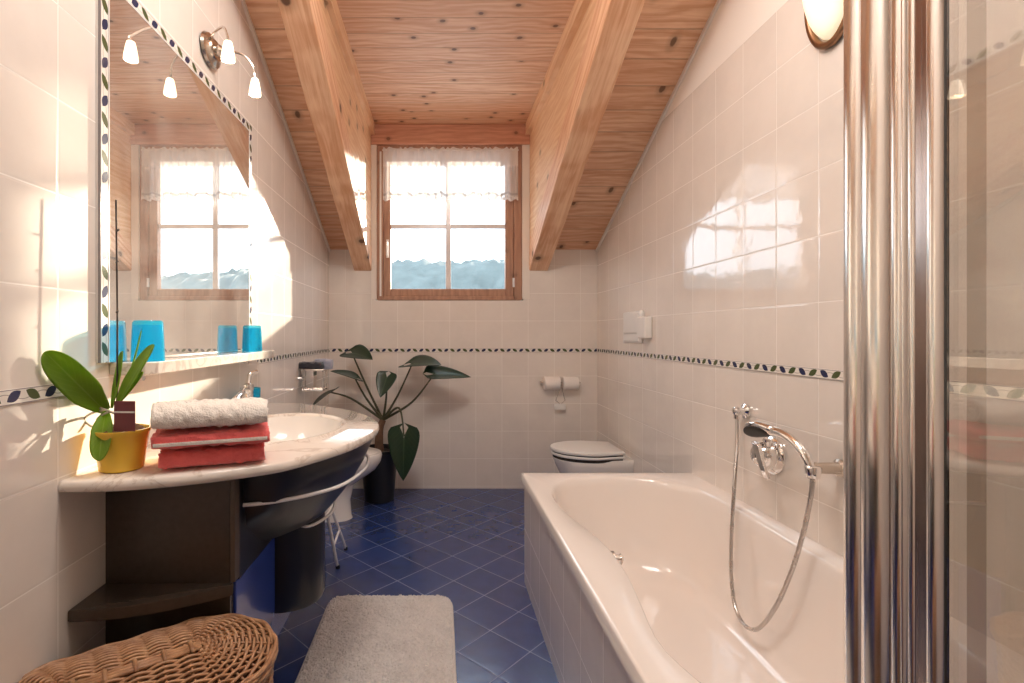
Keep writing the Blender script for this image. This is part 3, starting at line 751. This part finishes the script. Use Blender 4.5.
# ------------------------------------------------------------------ washbasin and vanity
CT, CB = .86, .832            # counter top and underside
coutl = [(-.868,1.127),(-.76,1.133),(-.645,1.163),(-.52,1.222),(-.411,1.296),(-.345,1.39),(-.285,1.50),(-.244,1.62),(-.222,1.75),(-.226,1.87),(-.262,1.98),(-.33,2.11),(-.42,2.22),(-.55,2.33),(-.69,2.41),(-.868,2.45)]
co = [(p.x, p.y) for p in smooth_path([(a, b, 0) for a, b in coutl], 6)]
vcx, vcy = -.575, 1.775
corner = [co[0], co[-1]]
cang = sorted([2*math.pi*k/128 for k in range(128)]+[math.atan2(y-vcy, x-vcx) % (2*math.pi) for x, y in corner])
def cring(s, z, e=0):
    r = []
    for a in cang:
        t = ray_hit(co, vcx, vcy, a)
        x, y = vcx+math.cos(a)*t*s, vcy+math.sin(a)*t*s
        r.append((max(x, XL+.001), y, z))
    return r
def ering(rx, ry, z): return [(vcx+.005+math.cos(a)*rx, vcy+math.sin(a)*ry, z) for a in cang]
van = thing('washbasin_vanity', 'curved marble washbasin counter over a dark cabinet hung on the left wall', 'washbasin', (XL, 1.78, .2))
bm = B()
bridge(bm, [cring(.90, CB), cring(.985, CB), cring(.997, CB+.004), cring(1.0, CB+.012), cring(.997, CT-.005), cring(.985, CT), ering(.242, .300, CT+.001),
            ering(.232, .290, CT+.007), ering(.222, .280, CT+.006), ering(.215, .272, CT-.004)], True, False, False)
obj('counter', bm, m_marble, van, auto=50)
bm = B()
bridge(bm, [ering(.2155, .2725, CT-.003), ering(.208, .264, CT-.03), ering(.190, .243, CT-.075), ering(.155, .20, CT-.115), ering(.10, .13, CT-.135), ering(.03, .035, CT-.14)], True, False, True)
obj('bowl', bm, m_ceramic, van, auto=0)
obj('bowl_drain', lathe(B(), [(.022, 0), (.022, .004), (.0, .005)], (vcx, vcy, CT-.139), 'Z', 20, cap1=False), m_chrome, van)
PY0 = 1.287; PX = -.523
obj('end_panel', cbox(XL+.001, PX-.013, PY0, PY0+.02, .20, CB), m_darkwood, van, smooth=False)
obj('panel_edge', cbox(PX-.013, PX, PY0-.002, PY0+.03, .556, CB), m_darkedge, van, bevel=.003)
bm = B(); box(bm, PX-.02, PX-.001, PY0+.03, 1.45, .55, CB-.001); box(bm, PX-.02, PX-.001, 1.45, 2.12, .55, .70); box(bm, XL+.001, PX-.02, PY0+.03, 2.12, .55, .57); box(bm, XL+.001, PX-.02, 2.10, 2.12, .57, CB-.001)
obj('cabinet', bm, m_blacklac, van, smooth=False)
obj('lower_cabinet', cbox(XL+.001, PX-.006, PY0+.021, 2.12, .20, .549), m_bluelac, van, bevel=.004)
# dark curved front hanging under the counter, tapering down to a half-round column
bm = B(); fr_ = []
def front(s, z, cX=-.60, cY=1.76):
    r = []
    for k in range(41):
        a = -math.pi*.5+math.pi*k/40
        t = ray_hit(co, vcx, vcy, a)
        x, y = vcx+math.cos(a)*t, vcy+math.sin(a)*t
        r.append((max(PX-.10, cX+(x-cX)*s), max(1.345, cY+(y-cY)*s), z))
    return r
for s, z in ((.945, CB), (.93, .80), (.86, .74), (.75, .67), (.62, .61), (.55, .58)): fr_.append(front(s, z))
bridge(bm, fr_, False)
obj('curved_front', bm, m_blacklac, van, auto=0)
bm = B(); fr_ = []
for rx, ry, z in ((.135, .12, .585), (.137, .122, .56), (.137, .122, .31), (.130, .116, .292), (.11, .10, .288)):
    fr_.append([(-.535+max(math.cos(2*math.pi*k/48), -.3)*rx, 1.735+math.sin(2*math.pi*k/48)*ry, z) for k in range(48)])
bridge(bm, fr_, True, True, True)
obj('column', bm, m_blacklac, van, auto=40)
# quarter shelf on the end panel
bm = B(); poly = [(XL+.002, PY0-.001), (XL+.002, 1.155)]
for k in range(1, 13):
    q = k/12; poly.append((XL+.002+(PX-XL-.004)*q, 1.155+(PY0-1.155-.012)*(q**1.9)))
poly.append((PX-.003, PY0-.003))
slab(bm, poly, .529, .556, .003)
obj('shelf', bm, m_darkwood, van)
def rail(pts, z, r=.0055): return tube(B(), smooth_path([(x, y, z) for x, y in pts], 8), r, 10)
obj('towel_rail', rail([(-.522,1.335),(-.485,1.345),(-.43,1.372),(-.366,1.42),(-.30,1.50),(-.268,1.60),(-.252,1.72),(-.262,1.84),(-.284,1.90),(-.33,1.94)], .737), m_wtube, van)
obj('lower_rail', rail([(-.455,1.622),(-.42,1.612),(-.392,1.66),(-.374,1.735),(-.383,1.83),(-.412,1.905)], .575, .0048), m_wtube, van)
# faucet at the far side of the bowl
fa = thing('faucet', 'chrome single lever faucet on the counter behind the washbowl', 'faucet', (-.765, 2.005, CT))
obj('body', lathe(B(), [(.027, .001), (.027, .006), (.023, .012), (.021, .10), (.024, .115), (.022, .13), (.010, .135)], (-.765, 2.005, CT), 'Z', 28), m_chrome, fa)
obj('spout', tube(B(), smooth_path([(-.765, 1.995, CT+.105), (-.745, 1.91, CT+.118), (-.71, 1.80, CT+.118), (-.70, 1.72, CT+.105), (-.695, 1.675, CT+.075), (-.695, 1.665, CT+.05)], 6), .011, 14), m_chrome, fa)
obj('lever', tube(B(), smooth_path([(-.765, 2.005, CT+.13), (-.765, 2.015, CT+.155), (-.76, 2.025, CT+.172), (-.745, 2.05, CT+.178)], 6), .009, 12, rfun=lambda t: .011-.004*t), m_chrome, fa)

# turquoise tumblers
def tumbler(name, loc, r0, r1, h, label, group=None, flip=True):
    bm = B(); n = 40; t = .0035
    def R(r, z): return [((r*(1+.02*math.cos(8*2*math.pi*k/n)))*math.cos(2*math.pi*k/n), (r*(1+.02*math.cos(8*2*math.pi*k/n)))*math.sin(2*math.pi*k/n), z) for k in range(n)]
    bridge(bm, [R(r1-t, h), R(r1, h), R(r0+(r1-r0)*.5, h*.5), R(r0, .006), R(r0-.004, .0005)], True, False, True)
    bridge(bm, [R(r1-t, h), R(r0+(r1-r0)*.5-t, h*.5), R(r0-t, .012)], True, False, True)
    if flip:
        for v in bm.verts: v.co.z = h-v.co.z
    o = obj(name, bm, m_blueglass, None, auto=50); o.location = loc; tag(o, label, 'tumbler', group); return o
SZ = H-.073
tm = tumbler('tumbler', (XL+.065, 1.364, SZ+.0005), .037, .041, .109, 'turquoise glass tumbler on the mirror shelf, nearest the orchid')
copy_tree(tm, (0, 2.12-1.364, 0), 'turquoise glass tumbler at the far end of the mirror shelf')
tumbler('tumbler', (-.79, 2.10, CT+.0005), .038, .041, .105, 'turquoise glass tumbler standing on the washbasin counter behind the faucet', flip=False)
# the shelf under the mirror
msf = thing('mirror_shelf', 'narrow white ledge running under the mirror', 'shelf', (XL, 1.82, SZ-.035))
bm = prism(B(), [(XL+.0005, 1.30), (XL+.09, 1.30), (XL+.11, 1.33), (XL+.11, 2.27), (XL+.095, 2.31), (XL+.0005, 2.33)], 'Z', SZ-.034, SZ)
obj('board', bm, m_marble, msf, bevel=.004)
for y in (1.42, 2.2): obj('bolt', tube(B(), [(XL+.0005, y, SZ-.05), (XL+.02, y, SZ-.05)], .009, 12), m_chrome, msf)

# towels
def towel_stack():
    rot = math.atan2(.09, .23); c0 = Vector((-.668, 1.178, CT))
    def fold(name, w, dpt, z0, z1, mat, off=(0, 0), seed=0):
        x0 = c0.x+off[0]; y0 = c0.y+off[1]
        return cloth_slab(name, x0, x0+w, y0, y0+dpt, z0, z1, mat, .0052, 44, 24, None, rot, (c0.x, c0.y, 0), seed)
    def red(z0, z1, label, off, w, stripe, seed):
        root = thing('folded_towel', label, 'towel', (c0.x+.12, c0.y+.12, z0), 'folded red towels on the counter')
        zm = (z0+z1)/2-.004
        kids = [fold('terry_fold', w, .155, z0, z1, m_terry_r, off, seed)]
        if stripe:
            bm = B(); rr = []
            for i in range(31):
                q = i/30; x = c0.x+off[0]+.006+(w-.012)*q; y = c0.y+off[1]-.0050
                rr.append([(x, y, zm-.0045), (x, y-.001, zm), (x, y, zm+.0045), (x, y+.012, zm)])
            bridge(bm, rr, True, True, True)
            bmesh.ops.rotate(bm, verts=bm.verts[:], cent=(c0.x, c0.y, 0), matrix=Matrix.Rotation(rot, 3, 'Z'))
            sub_ = obj('woven_stripe', bm, m_terry_w, kids[0]); sub_['label'] = 'pale woven stripe'
        for k in kids:
            k.parent = root; k.matrix_parent_inverse = Matrix.Translation(-Vector(root.location))
    red(CT+.007, CT+.048, 'folded red terry towel at the bottom of the pile', (.006, .004), .240, False, 1)
    red(CT+.055, CT+.093, 'folded red terry towel with a pale stripe, under the cream towel', (-.008, -.004), .264, True, 5)
    root = thing('rolled_towel', 'rolled cream terry towel on top of the red towels', 'towel', (c0.x+.12, c0.y+.10, CT+.093))
    # a flattened roll with the spiral showing at its end
    def spiral(off, rad, turns, sq, name, seed):
        bm = B(); NL = 46; NS = 90; rows = []
        for i in range(NL+1):
            q = i/NL; row = []
            en = 1-.10*abs(2*q-1)**8
            for k in range(NS+1):
                th = k/NS*turns*2*math.pi; r = rad*(0.16+0.84*k/NS)*en
                row.append(Vector((c0.x+off[0]-.002+.256*q+.006*noise.noise((th, q*6, seed)), c0.y+off[1]+r*math.cos(th)*sq[0], CT+.097+off[2]+r*math.sin(th)*sq[1])))
            rows.append(row)
        bridge(bm, rows, False)
        fuzz(bm, .0050, 70, seed)
        bmesh.ops.rotate(bm, verts=bm.verts[:], cent=(c0.x, c0.y, 0), matrix=Matrix.Rotation(rot, 3, 'Z'))
        o = obj(name, bm, m_terry_w, root, auto=0, solid=.009); return o
    spiral((-.004, .036, .032), .043, 2.6, (1.0, .78), 'front_roll', 2.0)
    spiral((-.008, .108, .029), .036, 2.3, (1.0, .78), 'rear_roll', 4.0)
    o = cloth_slab('towel_body', c0.x+.035, c0.x+.238, c0.y+.045, c0.y+.115, CT+.10, CT+.148, m_terry_w, .005, 40, 20, root, rot, (c0.x, c0.y, 0), 9)
towel_stack()

# orchid in a yellow pot
def blade(bm, base, tip, nrm, wid, prof, droop=0.0, cup=0.15, nt=22, ns=6, t0=0.0, notch=0.0, ang=None):
    base, tip = Vector(base), Vector(tip); ax = tip-base; L = ax.length; ax.normalize()
    nrm = Vector(nrm); nrm = (nrm-ax*nrm.dot(ax)).normalized(); sd = ax.cross(nrm)
    uvl = bm.loops.layers.uv.verify(); rows = []
    for i in range(nt+1):
        t = t0+(1-t0)*math.sin(i/nt*math.pi/2)**.9; hw = wid*.5*prof(t)
        gap = notch*wid*max(0, -t/(-t0 or 1)) if t < 0 else 0
        halves = []
        for sgn in (-1, 1):
            row = []
            for k in range(ns+1):
                q = k/ns; s = sgn*(min(gap, hw*.9)+(hw-min(gap, hw*.9))*q)
                p = base+ax*(t*L)+sd*s+nrm*(-droop*L*t*abs(t)+cup*abs(s)*2*q-.0)
                row.append((bm.verts.new(p), (0.5+.5*sgn*q, t)))
            halves.append(row)
        rows.append(halves)
    for a, b in zip(rows, rows[1:]):
        for h in (0, 1):
            for k in range(ns):
                f = bm.faces.new((a[h][k][0], a[h][k+1][0], b[h][k+1][0], b[h][k][0]))
                for lp, src in zip(f.loops, (a[h][k], a[h][k+1], b[h][k+1], b[h][k])): lp[uvl].uv = src[1]
    bmesh.ops.remove_doubles(bm, verts=bm.verts[:], dist=.00005)
    return bm
strap = lambda t: (.30+.70*min(1, t/.35)**.8 if t < .35 else 1.0)*max(0.0, 1-max(0.0, (t-.45)/.55)**3.2)**.5
oc_ = Vector((-.778, 1.232, CT))
orc = thing('potted_orchid', 'orchid without flowers in a yellow pot on the washbasin counter', 'potted plant', oc_)
obj('pot', lathe(B(), [(.044, .001), (.048, .004), (.050, .02), (.055, .055), (.060, .088), (.063, .093), (.063, .100), (.059, .100), (.056, .088), (.050, .085)], oc_, 'Z', 48), m_yellow, orc)
bm = lathe(B(), [(.054, .085), (.052, .098), (.035, .106), (.012, .109)], oc_, 'Z', 30); fuzz(bm, .006, 90); obj('bark', bm, m_bark, orc, auto=0)
oh = oc_+Vector((.008, -.006, .128))
def od(px, py, dd=0.0): return at(px, py, 1.222+dd)
leaves = [((104,410,-.01), (46,353,-.155), (.35,-1,.45), .066, .03), ((108,409,.0), (71,368,-.085), (.3,-.8,.6), .036, .10), ((112,408,-.005), (127,352,.02), (-.6,-1,.2), .026, -.08),
          ((117,406,-.01), (150,344,-.015), (-.45,-1,.15), .036, .06), ((116,405,.01), (143,372,.0), (-.1,-1,.5), .022, .0), ((106,412,-.01), (97,458,-.080), (.25,-1,.25), .044, .12),
          ((118,405,.02), (151,334,.06), (-.9,-.6,.1), .016, -.12)]
for i, (b, t, nn, wd, dr) in enumerate(leaves):
    bm = blade(B(), od(*b), od(*t), nn, wd, strap, dr, .16)
    obj('leaf', bm, m_orchid, orc, solid=.0022, auto=0)
bm = B(); tube(bm, [od(104, 405), od(106, 413), od(107, 428)], .008, 10); obj('crown', bm, m_orchid, orc)
sp0 = od(117, 425, .004); sp1 = od(116, 200, .004)
bm = tube(B(), [sp0, sp0.lerp(sp1, .5)+Vector((.002, 0, 0)), sp1], .0022, 8)
for q in (.72, .86, .50): tube(bm, [sp0.lerp(sp1, q), sp0.lerp(sp1, q)+Vector((.006 if q != .86 else .009, -.004, .004))], .0024, 6)
obj('flower_spike', bm, m_stake, orc)
c = at(125, 412, 1.185); bm = B(); prism(bm, [(c.x-.026, c.y), (c.x+.026, c.y-.004), (c.x+.026, c.y-.0025), (c.x-.026, c.y+.0015)], 'Z', c.z-.045, c.z+.026); plab = obj('plant_label', bm, m_maroon, orc, smooth=False)
bm = prism(B(), [(c.x-.025, c.y-.0006), (c.x+.025, c.y-.0046), (c.x+.025, c.y-.0040), (c.x-.025, c.y)], 'Z', c.z-.002, c.z+.002); obj('label_line', bm, m_white, plab, smooth=False)
for pts in (((103,410), (90,414), (84,420), (92,427)), ((100,408), (118,416), (113,428), (112,436)), ((108,412), (97,420), (105,432), (106,437))):
    obj('air_root', tube(B(), smooth_path([od(p[0], p[1], -.02+.006*k) for k, p in enumerate(pts)], 6), .0028, 8), m_root, orc)

# ------------------------------------------------------------------ elephant-ear plant in the corner
pc = Vector((-.436, 3.62, 0))
ele = thing('elephant_ear_plant', 'dark broad-leaved plant in a black pot in the corner by the bidet', 'potted plant', pc)
obj('pot', lathe(B(), [(.100, .001), (.106, .006), (.125, .25), (.135, .345), (.140, .35), (.140, .372), (.130, .372), (.126, .33)], pc, 'Z', 40), m_blackpot, ele)
bm = lathe(B(), [(.126, .33), (.11, .345), (.05, .352), (.01, .353)], pc, 'Z', 30); fuzz(bm, .006, 50); obj('soil', bm, m_soil, ele, auto=0)
def ep(px, py, dd=0.0): return at(px, py, 3.62+dd)
crown = ep(383, 420)
obj('trunk', tube(B(), smooth_path([pc+Vector((0, 0, .34)), ep(379, 440), ep(380, 428), crown], 5), .03, 12, rfun=lambda t: .034-.012*t), plain('brown_trunk', (0.16, 0.085, 0.05), 0.8, 0.25, 40), ele)
heart = lambda t: (1-max(0, t)**1.6)**.9*(1.0 if t > 0 else (1-(-t/.3)**2.6)**.5) if t < .995 else .02
#            petiole joint          tip                    normal        width  droop  petiole midpoint
els = [((352,353,.02), (372,357,-.10), (-.1,-.50,1), .20, .10, (366,385)),
       ((355,378,-.06), (331,370,-.16), (.1,-.30,1), .17, .05, (366,398)),
       ((387,377,-.08), (380,397,-.15), (-.2,-1,.5), .15, .05, (386,400)),
       ((412,364,.05), (440,361,-.10), (.0,-.42,1), .24, .12, (398,395)),
       ((434,374,-.05), (471,374,-.02), (.05,-.55,1), .18, .10, (412,402)),
       ((404,436,-.16), (403,481,-.20), (-.05,-1,.15), .22, .03, (399,408)),
       ((331,392,-.12), (311,404,-.42), (-.5,-.65,.8), .11, .06, (352,399))]
for i, (b, t, nn, wd, dr, mid) in enumerate(els):
    if i in (0, 1, 3): pass
    bm = blade(B(), ep(*b), ep(*t), nn, wd, heart, dr, .10, 26, 7, -.30, .20)
    obj('leaf', bm, m_elephant, ele, solid=.003, auto=0)
    obj('stalk', tube(B(), smooth_path([crown, ep(mid[0], mid[1], b[2]*.5), ep(*b)+Vector((0, .004, -.003))], 8), .007, 8, rfun=lambda t: .010-.005*t), m_stem, ele)

# small tubular stool behind the column
st = thing('step_stool', 'low white tubular stool half hidden behind the vanity column', 'stool', (-.60, 2.45, 0))
seatz = .365
pts = [(-.40-.17, 2.17), (-.52, 2.29), (-.520, 2.47), (-.555, 2.57), (-.65, 2.62), (-.74, 2.58), (-.78, 2.45), (-.76, 2.30), (-.68, 2.19)]
obj('seat_ring', tube(B(), smooth_path([(x, y, seatz) for x, y in pts], 8, True), .008, 10, True), m_wtube, st)
bm = slab(B(), [(p.x, p.y) for p in smooth_path([(-.65+(x+.65)*.95, 2.40+(y-2.40)*.95, 0) for x, y in pts], 4, True)], seatz-.006, seatz+.006, .002); obj('seat', bm, m_wtube, st)
feet = [((-.520, 2.78), (-.585, 2.60)), ((-.520, 2.56), (-.555, 2.44)), ((-.80, 2.74), (-.74, 2.60)), ((-.80, 2.28), (-.74, 2.36))]
for (fx, fy), (tx, ty) in feet:
    lg_ = obj('leg', tube(B(), [(fx, fy, .006), (tx, ty, seatz)], .008, 10), m_wtube, st)
    o = tube(B(), [(fx, fy, .0005), (fx+.001, fy-.001, .02)], .011, 10); obj('foot', o, m_black, lg_)
obj('crossbar', tube(B(), [(-.5325, 2.517, .13), (-.5435, 2.715, .13)], .006, 8), m_wtube, st)

# ------------------------------------------------------------------ bath mat
bm = B(); NXm, NYm = 210, 320; x0, x1, y0, y1 = -.487, .052, 1.42, 2.265; rc = .075
def rr_clamp(x, y):
    qx = max(abs(x-(x0+x1)/2)-((x1-x0)/2-rc), 0); qy = max(abs(y-(y0+y1)/2)-((y1-y0)/2-rc), 0)
    l = math.hypot(qx, qy)
    if l > rc:
        f = rc/l
        if qx: x = (x0+x1)/2+math.copysign((x1-x0)/2-rc+qx*f, x-(x0+x1)/2)
        if qy: y = (y0+y1)/2+math.copysign((y1-y0)/2-rc+qy*f, y-(y0+y1)/2)
    return x, y
rows = []
for j in range(NYm+1):
    row = []
    for i in range(NXm+1):
        x, y = rr_clamp(x0+(x1-x0)*i/NXm, y0+(y1-y0)*j/NYm)
        e = min(i, NXm-i, j, NYm-j)
        z = .018+.007*noise.noise((x*190, y*190, 0))+.004*noise.noise((x*60, y*60, 4))
        if e == 0: z = .001
        elif e == 1: z = .011
        row.append(bm.verts.new((x+.002*noise.noise((x*90, y*90, 8)), y, z)))
    rows.append(row)
for a, b in zip(rows, rows[1:]):
    for i in range(NXm): bm.faces.new((a[i], a[i+1], b[i+1], b[i]))
mato = obj('bath_mat', bm, m_mat, None, auto=0); tag(mato, 'grey shaggy bath mat lying on the blue floor', 'bath mat')
edge = []
for k in range(160):
    a = 2*math.pi*k/160; c_, s_ = math.cos(a), math.sin(a)
    X, Y = (x0+x1)/2, (y0+y1)/2; t = min((x1-x0)/2/abs(c_) if abs(c_) > 1e-6 else 9, (y1-y0)/2/abs(s_) if abs(s_) > 1e-6 else 9)
    xx, yy = rr_clamp(X+c_*t, Y+s_*t); edge.append((xx, yy, .0085))
obj('binding', tube(B(), edge, .005, 8, True), m_matedge, mato, auto=0)

# ------------------------------------------------------------------ wicker hamper
F1 = Vector((-.530, 1.103)); ud = Vector((-.805, -.593)); F2 = F1+ud*.235; RO = .163
nrm2 = Vector((-ud.y, ud.x))
NS_ = 32   # stakes
def stad(s, r):
    """point at stake position s (0..NS_) of the oval of radius r"""
    s = s % NS_
    if s < 11: a = -math.pi/2+math.pi*s/11; return F1+(-ud*math.cos(a)+nrm2*math.sin(a))*r
    if s < 16: q = (s-11)/5; return F1.lerp(F2, q)+nrm2*r
    if s < 27: a = math.pi/2-math.pi*(s-16)/11; return F2+(ud*math.cos(a)+nrm2*math.sin(a))*r
    q = (s-27)/5; return F2.lerp(F1, q)-nrm2*r
LZ = .478
ham = thing('laundry_hamper', 'oval wicker laundry hamper with a woven lid at the lower left', 'hamper', ((F1.x+F2.x)/2, (F1.y+F2.y)/2, 0))
def dome(r): return LZ+.026*(1-(r/RO)**2)
def strand(bm, rad, z, ph, amp, tr, r_amp=0.0, m=8):
    pts = []
    for i in range(NS_*m):
        s = i/m; u = math.sin(math.pi*s+ph)
        p = stad(s, rad+r_amp*u); pts.append((p.x, p.y, z+amp*u))
    tube(bm, pts, tr, 6, True)
bm = B(); k = 0; r = .022
while r < RO-.008:
    strand(bm, r, dome(r), math.pi*(k % 2),   .0052, .0034); r += .0078; k += 1
obj('lid', bm, m_wicker, ham, auto=0)
bm = B()
for s in range(NS_):
    pts = [stad(s+.5, rr) for rr in (.012, .05, .09, .13, RO-.004)]
    tube(bm, [(p.x, p.y, dome(rr)-.0005) for p, rr in zip(pts, (.012, .05, .09, .13, RO-.004))], .0028, 6)
obj('lid_stakes', bm, m_wicker, ham, auto=0)
bm = B()
for j in range(3):
    strand(bm, RO-.002, LZ+.004-j*.008, math.pi*j, .001, .0058, .0018)
obj('lid_rim', bm, m_wicker, ham, auto=0)
bm = B(); nsp = 9
for j in range(-1, 2): 
    o2 = nrm2*(j*.010); a = F1+ud*(-.006)+o2; b = F2+ud*.006+o2
    tube(bm, [(a.x, a.y, dome(0)+.003), (b.x, b.y, dome(0)+.003)], .0052, 8)
for j in range(nsp):
    c = F1.lerp(F2, (j+.5)/nsp)
    if j % 2 == 0:
        tube(bm, [(c.x+nrm2.x*q, c.y+nrm2.y*q, dome(0)+.003+.0075*math.cos(q*60)) for q in (-.022, -.011, 0, .011, .022)], .0045, 6)
obj('lid_spine', bm, m_wicker, ham, auto=0)
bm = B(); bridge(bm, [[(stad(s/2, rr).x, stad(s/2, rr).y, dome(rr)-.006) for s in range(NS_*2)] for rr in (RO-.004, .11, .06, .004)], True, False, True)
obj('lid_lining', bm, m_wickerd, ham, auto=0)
bm = B(); k = 0; z = LZ-.026
while z > .008:
    strand(bm, RO-.010-.022*(1-z/LZ), z, math.pi*(k % 2), 0, .0048, .0034); z -= .0095; k += 1
obj('basket', bm, m_wicker, ham, auto=0)
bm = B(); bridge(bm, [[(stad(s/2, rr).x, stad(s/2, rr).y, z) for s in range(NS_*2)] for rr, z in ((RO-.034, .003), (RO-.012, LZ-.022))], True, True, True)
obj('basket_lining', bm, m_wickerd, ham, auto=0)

# ------------------------------------------------------------------ lamps
def mkpoint(name, loc, e, col, r=.02):
    ld = bpy.data.lights.new(name, 'POINT'); lo = bpy.data.objects.new(name, ld); COL.objects.link(lo)
    ld.energy = e; ld.color = col; ld.shadow_soft_size = r; lo.location = loc; return lo
pcx = Vector((XL, 1.86, H+1.045))
wl_ = thing('wall_lamp', 'two-armed wall lamp with lit glass shades above the mirror', 'wall lamp', pcx)
bm = lathe(B(), [(.052, .001), (.060, .006), (.056, .016), (.038, .024), (.034, .032), (.016, .036)], (0, 0, 0), 'X', 36, sx=1.25, sy=1.0)
bmesh.ops.translate(bm, verts=bm.verts[:], vec=pcx); obj('wall_plate', bm, m_nickel, wl_)
hub = pcx+Vector((.040, 0, 0))
obj('hub', lathe(B(), [(.006, .030), (.020, .034), (.020, .046), (.008, .056)], pcx, 'X', 20), m_nickel, wl_)
for L, mids in (((-.685, 1.629), [at(211, 38, 1.83), at(222, 27, 1.70)]), ((-.685, 1.866), [at(228, 51, 1.84), at(243, 55, 1.85), at(252, 65, 1.86)])):
    top = Vector((L[0], L[1], H+.945))
    pts = [hub]+mids+[top+Vector((-.003, .0, .02)), top]
    obj('arm', tube(B(), smooth_path(pts, 8), .0042, 8), m_nickel, wl_)
    sh = obj('shade', lathe(B(), [(.010, .0), (.013, -.003), (.017, -.022), (.021, -.046), (.0225, -.060), (.020, -.061), (.014, -.04), (.007, -.015)], top, 'Z', 28), m_lamp, wl_)
    mkpoint('wall_lamp_bulb', top+Vector((0, 0, -.047)), 2.0, (1.0, .78, .52), .008)

scp = Vector((XR, 1.545, H+.89))
sc = thing('wall_sconce', 'cream glass half-bowl sconce with a bronze rim high on the right wall', 'wall lamp', scp)
def shell(dep, wid, hgt, z0, thick):
    bm = B(); rs = []
    for i in range(17):
        q = i/16; z = z0+hgt*q; f = (1-(1-min(1, q*1.0))**2.6)**.5*.999+.001
        rs.append([(XR-.002-dep*f*math.sin(math.pi*k/24), scp.y+wid*.5*f*math.cos(math.pi*k/24)*1.0, z) for k in range(25)])
    bridge(bm, rs, True, True, False); return bm
obj('glass', shell(.085, .165, .26, H+.905, 0), m_sconce, sc)
bm = B(); rs = []
for i in range(33):
    a = math.pi*i/32
    q = 1
pr = [Vector((XR-.012, scp.y+.5*.188*math.cos(math.pi*(1+k/32)), H+1.05+.158*math.sin(math.pi*(1+k/32)))) for k in range(33)]
bm = tube(B(), [Vector((XR-.012, pr[0].y, H+1.15))]+pr+[Vector((XR-.012, pr[-1].y, H+1.15))], .011, 10); obj('rim', bm, m_bronze, sc)
mkpoint('sconce_bulb', (XR-.045, scp.y, H+1.11), 3.0, (1.0, .80, .55), .015)

# ------------------------------------------------------------------ shower enclosure at the near right
she = thing('shower_enclosure', 'glass shower enclosure with a ribbed aluminium corner post at the right', 'shower enclosure', (.55, .45, 0))
A = Vector((.520, .647)); Bp = Vector((.470, .4662))
def onl(px):
    k = (px-440)/F       # x = k*y
    d = Bp-A; t = (k*A.y-A.x)/(d.x-k*d.y); return A+d*t
nrmP = Vector((-(Bp-A).y, (Bp-A).x)).normalized()
if nrmP.x > 0: nrmP = -nrmP
TOPZ = 2.1
def rib(name, p0, p1, bulge, mat, back=.003, n=14):
    a, b = onl(p0), onl(p1); bm = B(); poly = []
    for i in range(n+1):
        q = i/n; base = a.lerp(b, q)
        poly.append(base+nrmP*(bulge*math.sin(math.pi*q)**.7 if bulge else 0))
    poly += [b-nrmP*back, a-nrmP*back]
    prism(bm, [(p.x, p.y) for p in poly], 'Z', .02, TOPZ)
    return obj(name, bm, mat, she, auto=50)
rib('profile', 845.5, 863, .0085, m_alu); rib('profile', 863.2, 889, .011, m_alu)
rib('gap_seal', 889, 891.5, 0, m_alud); rib('profile', 891.5, 903, .004, m_alu); rib('profile', 903, 908, .0035, m_alu); rib('profile', 908, 915, .002, m_alu)
rib('channel', 915, 928, 0, m_alud); rib('profile', 928, 944.5, .006, m_alu); rib('gasket', 944.5, 948, .001, m_black, .001)
g0 = onl(948); g1 = Vector((g0.x+.004, -.35))
bm = B(); prism(bm, [(g0.x-.001, g0.y), (g0.x+.005, g0.y), (g1.x+.005, g1.y), (g1.x-.001, g1.y)], 'Z', .04, TOPZ); obj('glass_panel', bm, m_sglass, she, smooth=False)
bm = B(); prism(bm, [(A.x+.012, A.y-.003), (XR-.002, A.y-.003), (XR-.002, A.y+.003), (A.x+.012, A.y+.003)], 'Z', .56, TOPZ); obj('glass_panel', bm, m_sglass, she, smooth=False)
bm = B(); box(bm, .50, XR-.001, -.40, .72, .0, .038); obj('tray', bm, m_acryl, she, bevel=.01)
s0 = onl(980)
obj('door_strip', cbox(.4855, .4885, .4505, .4645, .04, TOPZ), glass_mat('clear_door_strip', (0.80, 0.77, 0.74), 0.6), she, smooth=False)
